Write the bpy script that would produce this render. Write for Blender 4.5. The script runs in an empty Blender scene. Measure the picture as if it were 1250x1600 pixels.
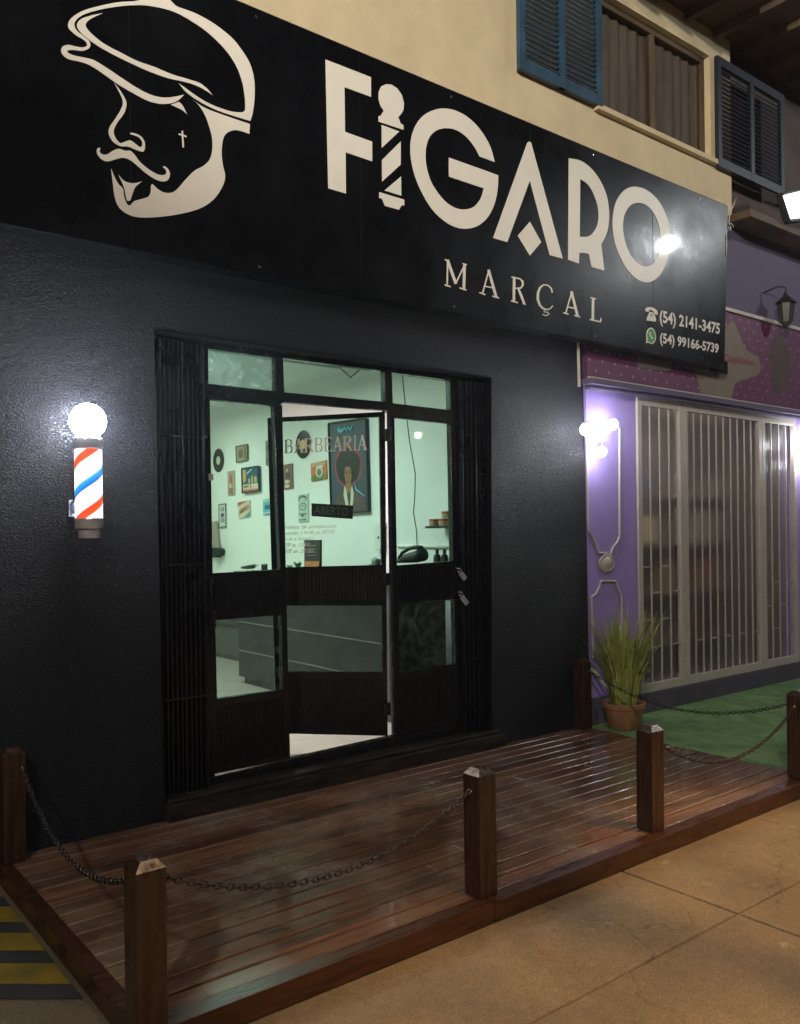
import bpy, math, random
from mathutils import Vector, Matrix, geometry
random.seed(7)
S = bpy.context.scene
COL = S.collection
PI = math.pi

# ------------------------------------------------------------------ camera
F_, ROLL, YAW, PX, PY = 1337.0, .012, math.radians(51.75), 625.0, 833.0
CAM = Vector((0, -4.365, 1.515))
FW = Vector((math.cos(YAW), math.sin(YAW), 0)); R0 = Vector((math.sin(YAW), -math.cos(YAW), 0)); U0 = Vector((0, 0, 1))
RT = math.cos(ROLL)*R0 - math.sin(ROLL)*U0
UP = math.sin(ROLL)*R0 + math.cos(ROLL)*U0
cd = bpy.data.cameras.new("Camera"); cam = bpy.data.objects.new("Camera", cd); COL.objects.link(cam)
cam.matrix_world = Matrix(((RT.x, UP.x, -FW.x, CAM.x), (RT.y, UP.y, -FW.y, CAM.y), (RT.z, UP.z, -FW.z, CAM.z), (0, 0, 0, 1)))
cd.sensor_fit = 'HORIZONTAL'; cd.sensor_width = 36; cd.lens = F_/1250*36
cd.shift_y = (PY-800)/1250; cd.clip_end = 500; cd.clip_start = .05
S.camera = cam

# ------------------------------------------------------------------ world (night)
w = bpy.data.worlds.new("World"); S.world = w; w.use_nodes = True
nt = w.node_tree; bg = nt.nodes['Background']
sky = nt.nodes.new('ShaderNodeTexSky'); sky.sky_type = 'NISHITA'; sky.sun_disc = False
sky.sun_elevation = math.radians(-4); sky.sun_rotation = math.radians(200)
nt.links.new(sky.outputs[0], bg.inputs[0]); bg.inputs[1].default_value = .12
S.view_settings.view_transform = 'Standard'; S.view_settings.look = 'None'
S.view_settings.exposure = 0; S.view_settings.gamma = 1

# ------------------------------------------------------------------ street lamps out of view, added spots and fill, shop lights
def lamp(name, kind, loc, energy, color, size=.1, rot=None, size_y=None, spot=None, target=None):
    l = bpy.data.lights.new(name, kind); l.energy = energy; l.color = color
    if kind == 'AREA':
        l.size = size
        if size_y: l.shape = 'RECTANGLE'; l.size_y = size_y
    else: l.shadow_soft_size = size
    if spot: l.spot_size = math.radians(spot); l.spot_blend = .6
    o = bpy.data.objects.new(name, l); COL.objects.link(o); o.location = loc
    if target is not None: o.rotation_euler = (Vector(target)-Vector(loc)).to_track_quat('-Z', 'Y').to_euler()
    if rot: o.rotation_euler = rot
    return o
lamp('sodium_street_light', 'SPOT', (3.2, -5.6, 7.0), 480, (1, .58, .24), .22, spot=70, target=(3.2, -4.9, 0))
lamp('added_pool_spot_left', 'SPOT', (1.0, -4.9, 5.2), 1100, (1, .54, .20), .1, spot=23, target=(1.85, -2.85, 0))  # added spot with no known fixture, makes an orange pool on the pavement
lamp('added_pool_spot_right', 'SPOT', (4.9, -4.7, 5.2), 1300, (1, .54, .20), .1, spot=24, target=(4.1, -2.5, 0))  # second added spot, for the orange pool on the right
lamp('added_sign_spot', 'SPOT', (-4.5, -8.5, 7.0), 4700, (1, .93, .80), .2, spot=50, target=(3.6, 0, 7.3))  # added spot, cone aimed high to brighten only the sign and upper wall
lamp('added_fill_light', 'POINT', (-5.5, -8.5, 8.0), 2100, (1, .86, .70), .25)  # added fill, lifts the deck, plant and facade overall
lamp('far_street_light', 'POINT', (11.35, -9.2, 3.55), 14, (1, .85, .6), .07)
lamp('white_street_light', 'POINT', (12.06, -4.13, 6.15), 380, (.93, .98, 1), .085)
lamp('shop_ceiling_light', 'AREA', (2.9, 2.3, 2.98), 112, (1, .97, .95), 1.3, (0, 0, 0), .25)
lamp('shop_back_light', 'AREA', (3.3, 4.9, 2.98), 66, (1, .96, .86), 1.2, (0, 0, 0), .25)

# ------------------------------------------------------------------ unprojection: photograph pixel -> point on a real plane of the place
def ray(px, py): return FW*F_ + RT*(px-PX) - UP*(py-PY)
def P(px, py, Y=0.0): d = ray(px, py); return CAM + d*((Y-CAM.y)/d.y)
def Q(px, py, z=0.0): d = ray(px, py); return CAM + d*((z-CAM.z)/d.z)
def R(px, py, X): d = ray(px, py); return CAM + d*((X-CAM.x)/d.x)
def V(px, py, p0, n): d = ray(px, py); return CAM + d*((p0-CAM).dot(n)/d.dot(n))

# ------------------------------------------------------------------ materials
def mat(name, col, rough=.5, metal=0.0, emit=None, estr=1.0, vary=0.0, vscale=6.0, bump=0.0, bscale=60.0, bdist=.004,
        col2=None, rvary=0.0, coat=0.0, spec=.5, stretch=None, detail=4.0, distort=0.0):
    m = bpy.data.materials.new(name); m.use_nodes = True
    n = m.node_tree.nodes; L = m.node_tree.links; b = n['Principled BSDF']
    b.inputs['Base Color'].default_value = (*col, 1); b.inputs['Roughness'].default_value = rough
    b.inputs['Metallic'].default_value = metal; b.inputs['Coat Weight'].default_value = coat
    b.inputs['Specular IOR Level'].default_value = spec
    if emit:
        b.inputs['Emission Color'].default_value = (*emit, 1); b.inputs['Emission Strength'].default_value = estr
    tc = n.new('ShaderNodeTexCoord'); src = tc.outputs['Object']
    if stretch:
        mp = n.new('ShaderNodeMapping'); mp.inputs['Scale'].default_value = stretch; L.new(src, mp.inputs[0]); src = mp.outputs[0]
    if vary or col2 or rvary:
        no = n.new('ShaderNodeTexNoise'); no.inputs['Scale'].default_value = vscale; no.inputs['Detail'].default_value = 6
        no.inputs['Roughness'].default_value = .65
        L.new(src, no.inputs['Vector'])
        if vary or col2:
            r = n.new('ShaderNodeValToRGB'); c2 = col2 or tuple(min(1, c*(1+vary)) for c in col); c1 = col if col2 else tuple(c*(1-vary) for c in col)
            r.color_ramp.elements[0].position = .35; r.color_ramp.elements[1].position = .68
            r.color_ramp.elements[0].color = (*c1, 1); r.color_ramp.elements[1].color = (*c2, 1)
            L.new(no.outputs[0], r.inputs[0]); L.new(r.outputs[0], b.inputs['Base Color'])
        if rvary:
            mr = n.new('ShaderNodeMapRange'); mr.inputs[1].default_value = .3; mr.inputs[2].default_value = .7
            mr.inputs[3].default_value = max(0, rough-rvary); mr.inputs[4].default_value = min(1, rough+rvary)
            L.new(no.outputs[0], mr.inputs[0]); L.new(mr.outputs[0], b.inputs['Roughness'])
    if bump:
        nb = n.new('ShaderNodeTexNoise'); nb.inputs['Scale'].default_value = bscale; nb.inputs['Detail'].default_value = detail
        nb.inputs['Distortion'].default_value = distort
        L.new(src, nb.inputs['Vector'])
        bp = n.new('ShaderNodeBump'); bp.inputs['Strength'].default_value = bump; bp.inputs['Distance'].default_value = bdist
        L.new(nb.outputs[0], bp.inputs['Height']); L.new(bp.outputs[0], b.inputs['Normal'])
    return m

def glassmat(name, tint, gloss_rough=.02, dirt=0.0):
    m = bpy.data.materials.new(name); m.use_nodes = True; n = m.node_tree.nodes; L = m.node_tree.links
    n.clear(); out = n.new('ShaderNodeOutputMaterial')
    tr = n.new('ShaderNodeBsdfTransparent'); tr.inputs[0].default_value = (*tint, 1)
    gl = n.new('ShaderNodeBsdfGlossy'); gl.inputs['Roughness'].default_value = gloss_rough
    lw = n.new('ShaderNodeLayerWeight'); lw.inputs[0].default_value = .5
    pw = n.new('ShaderNodeMath'); pw.operation = 'POWER'; pw.inputs[1].default_value = 4.0; L.new(lw.outputs['Facing'], pw.inputs[0])
    fr = n.new('ShaderNodeMath'); fr.operation = 'MULTIPLY_ADD'; fr.inputs[1].default_value = .6; fr.inputs[2].default_value = .025; L.new(pw.outputs[0], fr.inputs[0])
    mx = n.new('ShaderNodeMixShader'); L.new(fr.outputs[0], mx.inputs[0]); L.new(tr.outputs[0], mx.inputs[1]); L.new(gl.outputs[0], mx.inputs[2])
    last = mx.outputs[0]
    if dirt:
        tc = n.new('ShaderNodeTexCoord'); no = n.new('ShaderNodeTexNoise'); no.inputs['Scale'].default_value = 9; no.inputs['Detail'].default_value = 8
        no.inputs['Distortion'].default_value = 2.2
        L.new(tc.outputs['Object'], no.inputs['Vector'])
        mr = n.new('ShaderNodeMapRange'); mr.inputs[1].default_value = .45; mr.inputs[2].default_value = .8; mr.inputs[4].default_value = dirt
        L.new(no.outputs[0], mr.inputs[0])
        df = n.new('ShaderNodeBsdfTranslucent'); df.inputs[0].default_value = (.7, .78, .74, 1)
        m2 = n.new('ShaderNodeMixShader'); L.new(mr.outputs[0], m2.inputs[0]); L.new(last, m2.inputs[1]); L.new(df.outputs[0], m2.inputs[2]); last = m2.outputs[0]
    L.new(last, out.inputs[0]); return m

def frostmat(name):
    m = bpy.data.materials.new(name); m.use_nodes = True; n = m.node_tree.nodes; L = m.node_tree.links
    n.clear(); out = n.new('ShaderNodeOutputMaterial')
    rf = n.new('ShaderNodeBsdfRefraction'); rf.inputs['Color'].default_value = (.9, .88, .86, 1); rf.inputs['Roughness'].default_value = .28; rf.inputs['IOR'].default_value = 1.18
    tl = n.new('ShaderNodeBsdfPrincipled'); tl.inputs['Base Color'].default_value = (.30, .29, .30, 1); tl.inputs['Roughness'].default_value = .3
    tc = n.new('ShaderNodeTexCoord'); no = n.new('ShaderNodeTexNoise'); no.inputs['Scale'].default_value = 2.0; no.inputs['Detail'].default_value = 5
    L.new(tc.outputs['Object'], no.inputs['Vector'])
    mr = n.new('ShaderNodeMapRange'); mr.inputs[1].default_value = .3; mr.inputs[2].default_value = .75; mr.inputs[3].default_value = .12; mr.inputs[4].default_value = .34
    L.new(no.outputs[0], mr.inputs[0])
    mx = n.new('ShaderNodeMixShader'); L.new(mr.outputs[0], mx.inputs[0]); L.new(rf.outputs[0], mx.inputs[1]); L.new(tl.outputs[0], mx.inputs[2])
    L.new(mx.outputs[0], out.inputs[0]); return m

def stucco():
    m = mat('stucco_black_paint', (.0042, .0054, .0115), .40, vary=.5, vscale=1.1, rvary=.12, spec=.42)
    n = m.node_tree.nodes; L = m.node_tree.links; b = n['Principled BSDF']; tc = n['Texture Coordinate']
    mp = n.new('ShaderNodeMapping'); mp.inputs['Rotation'].default_value = (0, math.radians(38), 0); mp.inputs['Scale'].default_value = (1, 1, 2.1)
    L.new(tc.outputs['Object'], mp.inputs[0])
    a = n.new('ShaderNodeTexNoise'); a.inputs['Scale'].default_value = 74; a.inputs['Detail'].default_value = 2.0; a.inputs['Distortion'].default_value = .9
    c = n.new('ShaderNodeTexNoise'); c.inputs['Scale'].default_value = 7; c.inputs['Detail'].default_value = 3
    L.new(mp.outputs[0], a.inputs['Vector']); L.new(tc.outputs['Object'], c.inputs['Vector'])
    r = n.new('ShaderNodeMapRange'); r.inputs[1].default_value = .38; r.inputs[2].default_value = .66; r.interpolation_type = 'SMOOTHSTEP'
    L.new(a.outputs[0], r.inputs[0])
    ad = n.new('ShaderNodeMath'); ad.operation = 'MULTIPLY_ADD'; ad.inputs[1].default_value = .9
    L.new(r.outputs[0], ad.inputs[0]); L.new(c.outputs[0], ad.inputs[2])
    bp = n.new('ShaderNodeBump'); bp.inputs['Strength'].default_value = 1.0; bp.inputs['Distance'].default_value = .0085
    L.new(ad.outputs[0], bp.inputs['Height']); L.new(bp.outputs[0], b.inputs['Normal'])
    return m

def plankmat():
    m = bpy.data.materials.new('varnished_planks'); m.use_nodes = True; n = m.node_tree.nodes; L = m.node_tree.links; b = n['Principled BSDF']
    tc = n.new('ShaderNodeTexCoord'); sx = n.new('ShaderNodeSeparateXYZ'); L.new(tc.outputs['Object'], sx.inputs[0])
    dv = n.new('ShaderNodeMath'); dv.operation = 'DIVIDE'; dv.inputs[1].default_value = PITCH; L.new(sx.outputs[1], dv.inputs[0])
    fl = n.new('ShaderNodeMath'); fl.operation = 'FLOOR'; L.new(dv.outputs[0], fl.inputs[0])
    wn = n.new('ShaderNodeTexWhiteNoise'); wn.noise_dimensions = '1D'; L.new(fl.outputs[0], wn.inputs['W'])
    # grain, stretched along the board and shifted per board
    cb = n.new('ShaderNodeCombineXYZ'); m1 = n.new('ShaderNodeMath'); m1.operation = 'MULTIPLY_ADD'; m1.inputs[1].default_value = 1.1; 
    m2 = n.new('ShaderNodeMath'); m2.operation = 'MULTIPLY'; m2.inputs[1].default_value = 31; L.new(wn.outputs[0], m2.inputs[0])
    L.new(sx.outputs[0], m1.inputs[0]); L.new(m2.outputs[0], m1.inputs[2]); L.new(m1.outputs[0], cb.inputs[0])
    m3 = n.new('ShaderNodeMath'); m3.operation = 'MULTIPLY'; m3.inputs[1].default_value = 22; L.new(sx.outputs[1], m3.inputs[0]); L.new(m3.outputs[0], cb.inputs[1])
    g = n.new('ShaderNodeTexNoise'); g.inputs['Scale'].default_value = 2.2; g.inputs['Detail'].default_value = 9; g.inputs['Roughness'].default_value = .7; g.inputs['Distortion'].default_value = .6
    L.new(cb.outputs[0], g.inputs['Vector'])
    wear = n.new('ShaderNodeTexNoise'); wear.inputs['Scale'].default_value = 2.3; wear.inputs['Detail'].default_value = 8; wear.inputs['Roughness'].default_value = .62
    L.new(tc.outputs['Object'], wear.inputs['Vector'])
    r = n.new('ShaderNodeValToRGB'); r.color_ramp.elements[0].position = .3; r.color_ramp.elements[1].position = .75
    r.color_ramp.elements[0].color = (.055, .030, .021, 1); r.color_ramp.elements[1].color = (.23, .115, .068, 1)
    L.new(g.outputs[0], r.inputs[0])
    hs = n.new('ShaderNodeHueSaturation'); L.new(r.outputs[0], hs.inputs['Color'])
    mv = n.new('ShaderNodeMapRange'); mv.inputs[3].default_value = .55; mv.inputs[4].default_value = 1.35; L.new(wn.outputs[0], mv.inputs[0]); L.new(mv.outputs[0], hs.inputs['Value'])
    mw = n.new('ShaderNodeMix'); mw.data_type = 'RGBA'; wr = n.new('ShaderNodeMapRange'); wr.inputs[1].default_value = .44; wr.inputs[2].default_value = .66; wr.inputs[4].default_value = .6
    L.new(wear.outputs[0], wr.inputs[0]); L.new(wr.outputs[0], mw.inputs['Factor']); L.new(hs.outputs[0], mw.inputs['A']); mw.inputs['B'].default_value = (.24, .19, .15, 1)
    L.new(mw.outputs['Result'], b.inputs['Base Color'])
    rr = n.new('ShaderNodeMapRange'); rr.inputs[1].default_value = .35; rr.inputs[2].default_value = .7; rr.inputs[3].default_value = .10; rr.inputs[4].default_value = .32
    L.new(wear.outputs[0], rr.inputs[0]); L.new(rr.outputs[0], b.inputs['Roughness'])
    bp = n.new('ShaderNodeBump'); bp.inputs['Strength'].default_value = .35; bp.inputs['Distance'].default_value = .002
    L.new(g.outputs[0], bp.inputs['Height']); L.new(bp.outputs[0], b.inputs['Normal'])
    b.inputs['Specular IOR Level'].default_value = .55; b.inputs['Coat Weight'].default_value = .55; b.inputs['Coat Roughness'].default_value = .09
    return m

PITCH = .105
M = {}
M['stucco'] = stucco()
M['planks'] = plankmat()
M['trimwood'] = mat('dark_trim_wood', (.050, .020, .010), .3, vary=.45, vscale=2.5, bump=.3, bscale=8, bdist=.003, stretch=(1.5, 14, 14), rvary=.08)
M['postwood'] = mat('varnished_post_wood', (.042, .021, .013), .27, vary=.4, vscale=3, bump=.35, bscale=8, bdist=.003, stretch=(12, 12, 1.2), rvary=.07)
M['postend'] = mat('worn_post_end', (.10, .05, .03), .35, col2=(.62, .52, .42), vscale=26, bump=.8, bscale=60, bdist=.004)
M['upper'] = mat('beige_render', (.66, .55, .36), .85, vary=.10, vscale=2.2, bump=.25, bscale=90, bdist=.003)
M['bluewood'] = mat('blue_painted_slats', (.030, .075, .13), .5, vary=.3, vscale=5)
M['shadedwood'] = mat('shade_darkened_blue_slats', (.010, .014, .028), .5, vary=.3, vscale=5)  # darker copy of the blue slats, shade under the eave put into the colour
M['curtain'] = mat('brown_curtain', (.27, .22, .18), .9, vary=.3, vscale=3, stretch=(6, 1, .4))
M['soffit'] = mat('brown_soffit', (.10, .065, .035), .7, vary=.35, vscale=3, stretch=(1, 6, 1))
M['brownwall'] = mat('brown_wall', (.075, .055, .050), .85, vary=.25, vscale=2)
M['blackmetal'] = mat('black_gloss_paint', (.010, .011, .015), .24, vary=.3, vscale=8, rvary=.10, bump=.12, bscale=26, bdist=.002, spec=.55)
M['ribbed'] = mat('black_ribbed_panel', (.006, .007, .011), .30, rvary=.12, vscale=5, bump=.1, bscale=30, spec=.55)
M['rustrib'] = mat('worn_ribbed_panel', (.011, .010, .012), .32, col2=(.018, .011, .010), rvary=.12, vscale=4.5, stretch=(1, 1, .5), bump=.3, bscale=26)
M['glass'] = glassmat('green_tinted_glass', (.70, .87, .79))
M['dirtyglass'] = glassmat('smeared_tinted_glass', (.58, .76, .70), .08, .42)
M['darkglass'] = glassmat('lower_tinted_glass', (.50, .60, .56), .03, .03)
M['frost'] = frostmat('frosted_shop_glass')
M['innerwall'] = mat('white_plaster', (.75, .75, .74), .8, vary=.03, vscale=2, bump=.1, bscale=80)
M['ceil'] = mat('white_ceiling', (.66, .68, .66), .8)
M['tile'] = None
M['sign'] = mat('black_sign_vinyl', (.0055, .006, .008), .30, vary=.25, vscale=2.5, rvary=.08, bump=.08, bscale=7, bdist=.003, spec=.22, coat=.30)
M['sign'].node_tree.nodes['Principled BSDF'].inputs['Coat Roughness'].default_value = .055
M['signletter'] = mat('cream_vinyl', (.84, .80, .72), .42, vary=.05, vscale=2.0, bump=.05, bscale=14, coat=.35)
M['signletter'].node_tree.nodes['Principled BSDF'].inputs['Coat Roughness'].default_value = .055
M['green'] = mat('green_vinyl', (.06, .30, .08), .4)
M['concrete'] = None
M['carpet'] = mat('green_turf', (.23, .42, .17), .95, vary=.35, vscale=5, bump=1, bscale=420, bdist=.012)
M['purple'] = mat('purple_paint', (.37, .28, .68), .55, vary=.08, vscale=2, bump=.2, bscale=60)
M['purpledark'] = mat('dark_purple_plinth', (.10, .085, .13), .5, vary=.2, vscale=3, bump=.2, bscale=60)
M['purplefascia'] = mat('grey_purple_fascia', (.105, .085, .16), .7, vary=.08, vscale=2, bump=.2, bscale=40)
M['whitepaint'] = mat('cream_metal_paint', (.56, .51, .46), .4, vary=.08, vscale=6)
M['pink'] = None
M['cream'] = mat('cream_print', (.20, .155, .12), .55, vary=.1, vscale=3)
M['redprint'] = mat('red_print', (.22, .03, .05), .5)
M['greyplate'] = mat('grey_print_block', (.17, .145, .14), .5, vary=.1)
M['brownprint'] = mat('brown_print', (.07, .045, .04), .6, vary=.3)
M['chrome'] = mat('chrome', (.74, .79, .92), .12, .7)
M['dullchrome'] = mat('brushed_brass_chrome', (.74, .76, .84), .14, .6)
M['chain'] = mat('dark_chain_steel', (.10, .085, .08), .36, .8, vary=.4, vscale=90)
M['hook'] = mat('zinc_hook', (.7, .7, .68), .25, 1.0)
M['globe'] = mat('lit_globe', (1, 1, 1), .3, emit=(.93, .96, 1), estr=95)
M['bulb'] = mat('lit_bulb', (1, 1, 1), .3, emit=(.92, .94, 1), estr=85)
M['flood'] = mat('lit_flood', (1, 1, 1), .3, emit=(.9, 1, .95), estr=2.2)
M['terracotta'] = mat('terracotta', (.30, .13, .06), .6, col2=(.42, .24, .14), vscale=9, bump=.1, bscale=50)
M['soil'] = mat('soil', (.03, .02, .014), .95, bump=1, bscale=60, bdist=.01)
M['leaf'] = mat('grassy_leaves', (.17, .25, .05), .5, col2=(.48, .50, .15), vscale=14)
M['leaf2'] = mat('pale_leaf', (.30, .38, .22), .4, col2=(.55, .60, .42), vscale=6)
M['counter'] = mat('grey_counter_laminate', (.085, .085, .085), .4, vary=.12, vscale=4)
M['countertop'] = mat('dark_counter_top', (.03, .03, .03), .25)
M['cabinet'] = mat('grey_cabinet', (.19, .19, .18), .5, vary=.1, vscale=5)
M['black'] = mat('matt_black_plastic', (.010, .010, .010), .6, vary=.2, vscale=20)
M['vinyl'] = mat('record_vinyl', (.012, .012, .012), .22)
M['reclabel'] = mat('record_label', (.55, .60, .45), .5)
M['reclabel2'] = mat('record_label_orange', (.62, .38, .16), .5)
M['cardgrey'] = mat('grey_lettering', (.30, .28, .26), .6)
M['yellow'] = mat('worn_yellow_paint', (.30, .22, .012), .55, col2=(.13, .105, .03), vscale=5, bump=.3, bscale=70)
M['darkstripe'] = mat('dark_stripe_paint', (.035, .04, .045), .6, vary=.3, vscale=8, bump=.3, bscale=70)
def flat(name, c, r=.5): 
    if name not in M: M[name] = mat(name, c, r, vary=.06, vscale=12)
    return M[name]

def tilefloor():
    m = mat('granite_floor', (.52, .48, .40), .35, col2=(.66, .62, .54), vscale=140)
    return m
M['tile'] = tilefloor()

def concretemat():
    m = bpy.data.materials.new('pavement_concrete'); m.use_nodes = True; n = m.node_tree.nodes; L = m.node_tree.links; b = n['Principled BSDF']
    tc = n.new('ShaderNodeTexCoord')
    a = n.new('ShaderNodeTexNoise'); a.inputs['Scale'].default_value = .85; a.inputs['Detail'].default_value = 9; a.inputs['Roughness'].default_value = .6
    c = n.new('ShaderNodeTexNoise'); c.inputs['Scale'].default_value = 5.0; c.inputs['Detail'].default_value = 7; c.inputs['Distortion'].default_value = .5
    f = n.new('ShaderNodeTexNoise'); f.inputs['Scale'].default_value = 150; f.inputs['Detail'].default_value = 3
    for q in (a, c, f): L.new(tc.outputs['Object'], q.inputs['Vector'])
    r = n.new('ShaderNodeValToRGB'); r.color_ramp.elements[0].position = .32; r.color_ramp.elements[1].position = .7
    r.color_ramp.elements[0].color = (.115, .10, .072, 1); r.color_ramp.elements[1].color = (.29, .225, .145, 1); L.new(a.outputs[0], r.inputs[0])
    st = n.new('ShaderNodeMapRange'); st.inputs[1].default_value = .66; st.inputs[2].default_value = .72; st.inputs[4].default_value = .75; L.new(c.outputs[0], st.inputs[0])
    mx = n.new('ShaderNodeMix'); mx.data_type = 'RGBA'; L.new(st.outputs[0], mx.inputs['Factor']); L.new(r.outputs[0], mx.inputs['A']); mx.inputs['B'].default_value = (.36, .33, .26, 1)
    vc = n.new('ShaderNodeTexVoronoi'); vc.feature = 'DISTANCE_TO_EDGE'; vc.inputs['Scale'].default_value = .55
    ds = n.new('ShaderNodeTexNoise'); ds.inputs['Scale'].default_value = 3; ds.inputs['Detail'].default_value = 6; L.new(tc.outputs['Object'], ds.inputs['Vector'])
    va = n.new('ShaderNodeVectorMath'); va.operation = 'MULTIPLY_ADD'; va.inputs[1].default_value = (.5, .5, .5); L.new(ds.outputs['Color'], va.inputs[0]); L.new(tc.outputs['Object'], va.inputs[2]); L.new(va.outputs[0], vc.inputs['Vector'])
    cr = n.new('ShaderNodeMapRange'); cr.inputs[1].default_value = .0; cr.inputs[2].default_value = .0035; cr.inputs[3].default_value = .62; L.new(vc.outputs['Distance'], cr.inputs[0])
    dk_ = n.new('ShaderNodeTexNoise'); dk_.inputs['Scale'].default_value = 30; dk_.inputs['Detail'].default_value = 8; L.new(tc.outputs['Object'], dk_.inputs['Vector'])
    dm = n.new('ShaderNodeMapRange'); dm.inputs[1].default_value = .38; dm.inputs[2].default_value = .62; dm.inputs[3].default_value = .86; L.new(dk_.outputs[0], dm.inputs[0])
    cm = n.new('ShaderNodeMath'); cm.operation = 'MULTIPLY'; L.new(cr.outputs[0], cm.inputs[0]); L.new(dm.outputs[0], cm.inputs[1])
    m0 = n.new('ShaderNodeMix'); m0.data_type = 'RGBA'; m0.blend_type = 'MULTIPLY'; m0.inputs['Factor'].default_value = 1; L.new(mx.outputs['Result'], m0.inputs['A']); L.new(cm.outputs[0], m0.inputs['B']); mx = m0
    fm = n.new('ShaderNodeMix'); fm.data_type = 'RGBA'; fm.blend_type = 'MULTIPLY'; fm.inputs['Factor'].default_value = .8
    fr = n.new('ShaderNodeMapRange'); fr.inputs[1].default_value = .3; fr.inputs[2].default_value = .7; fr.inputs[3].default_value = .45; fr.inputs[4].default_value = 1.3
    L.new(f.outputs[0], fr.inputs[0]); L.new(mx.outputs['Result'], fm.inputs['A']); L.new(fr.outputs[0], fm.inputs['B'])
    L.new(fm.outputs['Result'], b.inputs['Base Color']); b.inputs['Roughness'].default_value = .75
    bp = n.new('ShaderNodeBump'); bp.inputs['Strength'].default_value = .4; bp.inputs['Distance'].default_value = .004; L.new(f.outputs[0], bp.inputs['Height']); L.new(bp.outputs[0], b.inputs['Normal'])
    return m
M['concrete'] = concretemat()

def dottedmat():
    m = bpy.data.materials.new('dotted_pink_print'); m.use_nodes = True; n = m.node_tree.nodes; L = m.node_tree.links; b = n['Principled BSDF']
    tc = n.new('ShaderNodeTexCoord'); mp = n.new('ShaderNodeMapping'); mp.inputs['Rotation'].default_value = (0, math.radians(45), 0); mp.inputs['Scale'].default_value = (9, 0, 9)
    L.new(tc.outputs['Object'], mp.inputs[0]); vo = n.new('ShaderNodeTexVoronoi'); vo.inputs['Randomness'].default_value = 0; vo.inputs['Scale'].default_value = 1
    L.new(mp.outputs[0], vo.inputs['Vector'])
    lt = n.new('ShaderNodeMath'); lt.operation = 'LESS_THAN'; lt.inputs[1].default_value = .09; L.new(vo.outputs['Distance'], lt.inputs[0])
    mx = n.new('ShaderNodeMix'); mx.data_type = 'RGBA'; mx.inputs['A'].default_value = (.12, .028, .085, 1); mx.inputs['B'].default_value = (.40, .28, .32, 1)
    L.new(lt.outputs[0], mx.inputs['Factor']); L.new(mx.outputs['Result'], b.inputs['Base Color']); b.inputs['Roughness'].default_value = .5
    return m
M['pink'] = dottedmat()

def polemat():
    m = bpy.data.materials.new('lit_striped_cylinder'); m.use_nodes = True; n = m.node_tree.nodes; L = m.node_tree.links; b = n['Principled BSDF']
    tc = n.new('ShaderNodeTexCoord'); sx = n.new('ShaderNodeSeparateXYZ'); L.new(tc.outputs['Object'], sx.inputs[0])
    at = n.new('ShaderNodeMath'); at.operation = 'ARCTAN2'; L.new(sx.outputs[1], at.inputs[0]); L.new(sx.outputs[0], at.inputs[1])
    a1 = n.new('ShaderNodeMath'); a1.operation = 'MULTIPLY'; a1.inputs[1].default_value = -1/(2*PI); L.new(at.outputs[0], a1.inputs[0])
    z1 = n.new('ShaderNodeMath'); z1.operation = 'MULTIPLY_ADD'; z1.inputs[1].default_value = 1/.285; L.new(sx.outputs[2], z1.inputs[0]); L.new(a1.outputs[0], z1.inputs[2])
    z2 = n.new('ShaderNodeMath'); z2.operation = 'ADD'; z2.inputs[1].default_value = POLEPHASE; L.new(z1.outputs[0], z2.inputs[0])
    fr = n.new('ShaderNodeMath'); fr.operation = 'FRACT'; L.new(z2.outputs[0], fr.inputs[0])
    r = n.new('ShaderNodeValToRGB'); r.color_ramp.interpolation = 'LINEAR'; e = r.color_ramp.elements
    stops = [(0, (1, 1, 1)), (.30, (1, 1, 1)), (.325, (.01, .09, .46)), (.46, (.02, .34, .62)), (.485, (1, 1, 1)), (.80, (1, 1, 1)), (.825, (.78, .07, .015)), (.965, (.70, .05, .015)), (.99, (1, 1, 1))]
    e[0].position = 0; e[0].color = (1, 1, 1, 1); e[1].position = 1; e[1].color = (1, 1, 1, 1)
    for p, c in stops[1:]: q = e.new(p); q.color = (*c, 1)
    L.new(fr.outputs[0], r.inputs[0]); L.new(r.outputs[0], b.inputs['Base Color']); L.new(r.outputs[0], b.inputs['Emission Color'])
    b.inputs['Emission Strength'].default_value = 1.5; b.inputs['Roughness'].default_value = .1
    return m
POLEPHASE = .15
M['pole'] = polemat()

# ------------------------------------------------------------------ object helpers
def tag(o, label=None, cat=None, group=None, kind=None):
    if label: o['label'] = label
    if cat: o['category'] = cat
    if group: o['group'] = group
    if kind: o['kind'] = kind
    return o
def thing(name, label, cat, loc=(0, 0, 0), group=None):
    o = bpy.data.objects.new(name, None); o.empty_display_size = .1; COL.objects.link(o); o.location = loc
    return tag(o, label, cat, group)
def origin(o):
    v = Vector((0, 0, 0))
    while o is not None: v += Vector(o.location); o = o.parent
    return v

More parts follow.
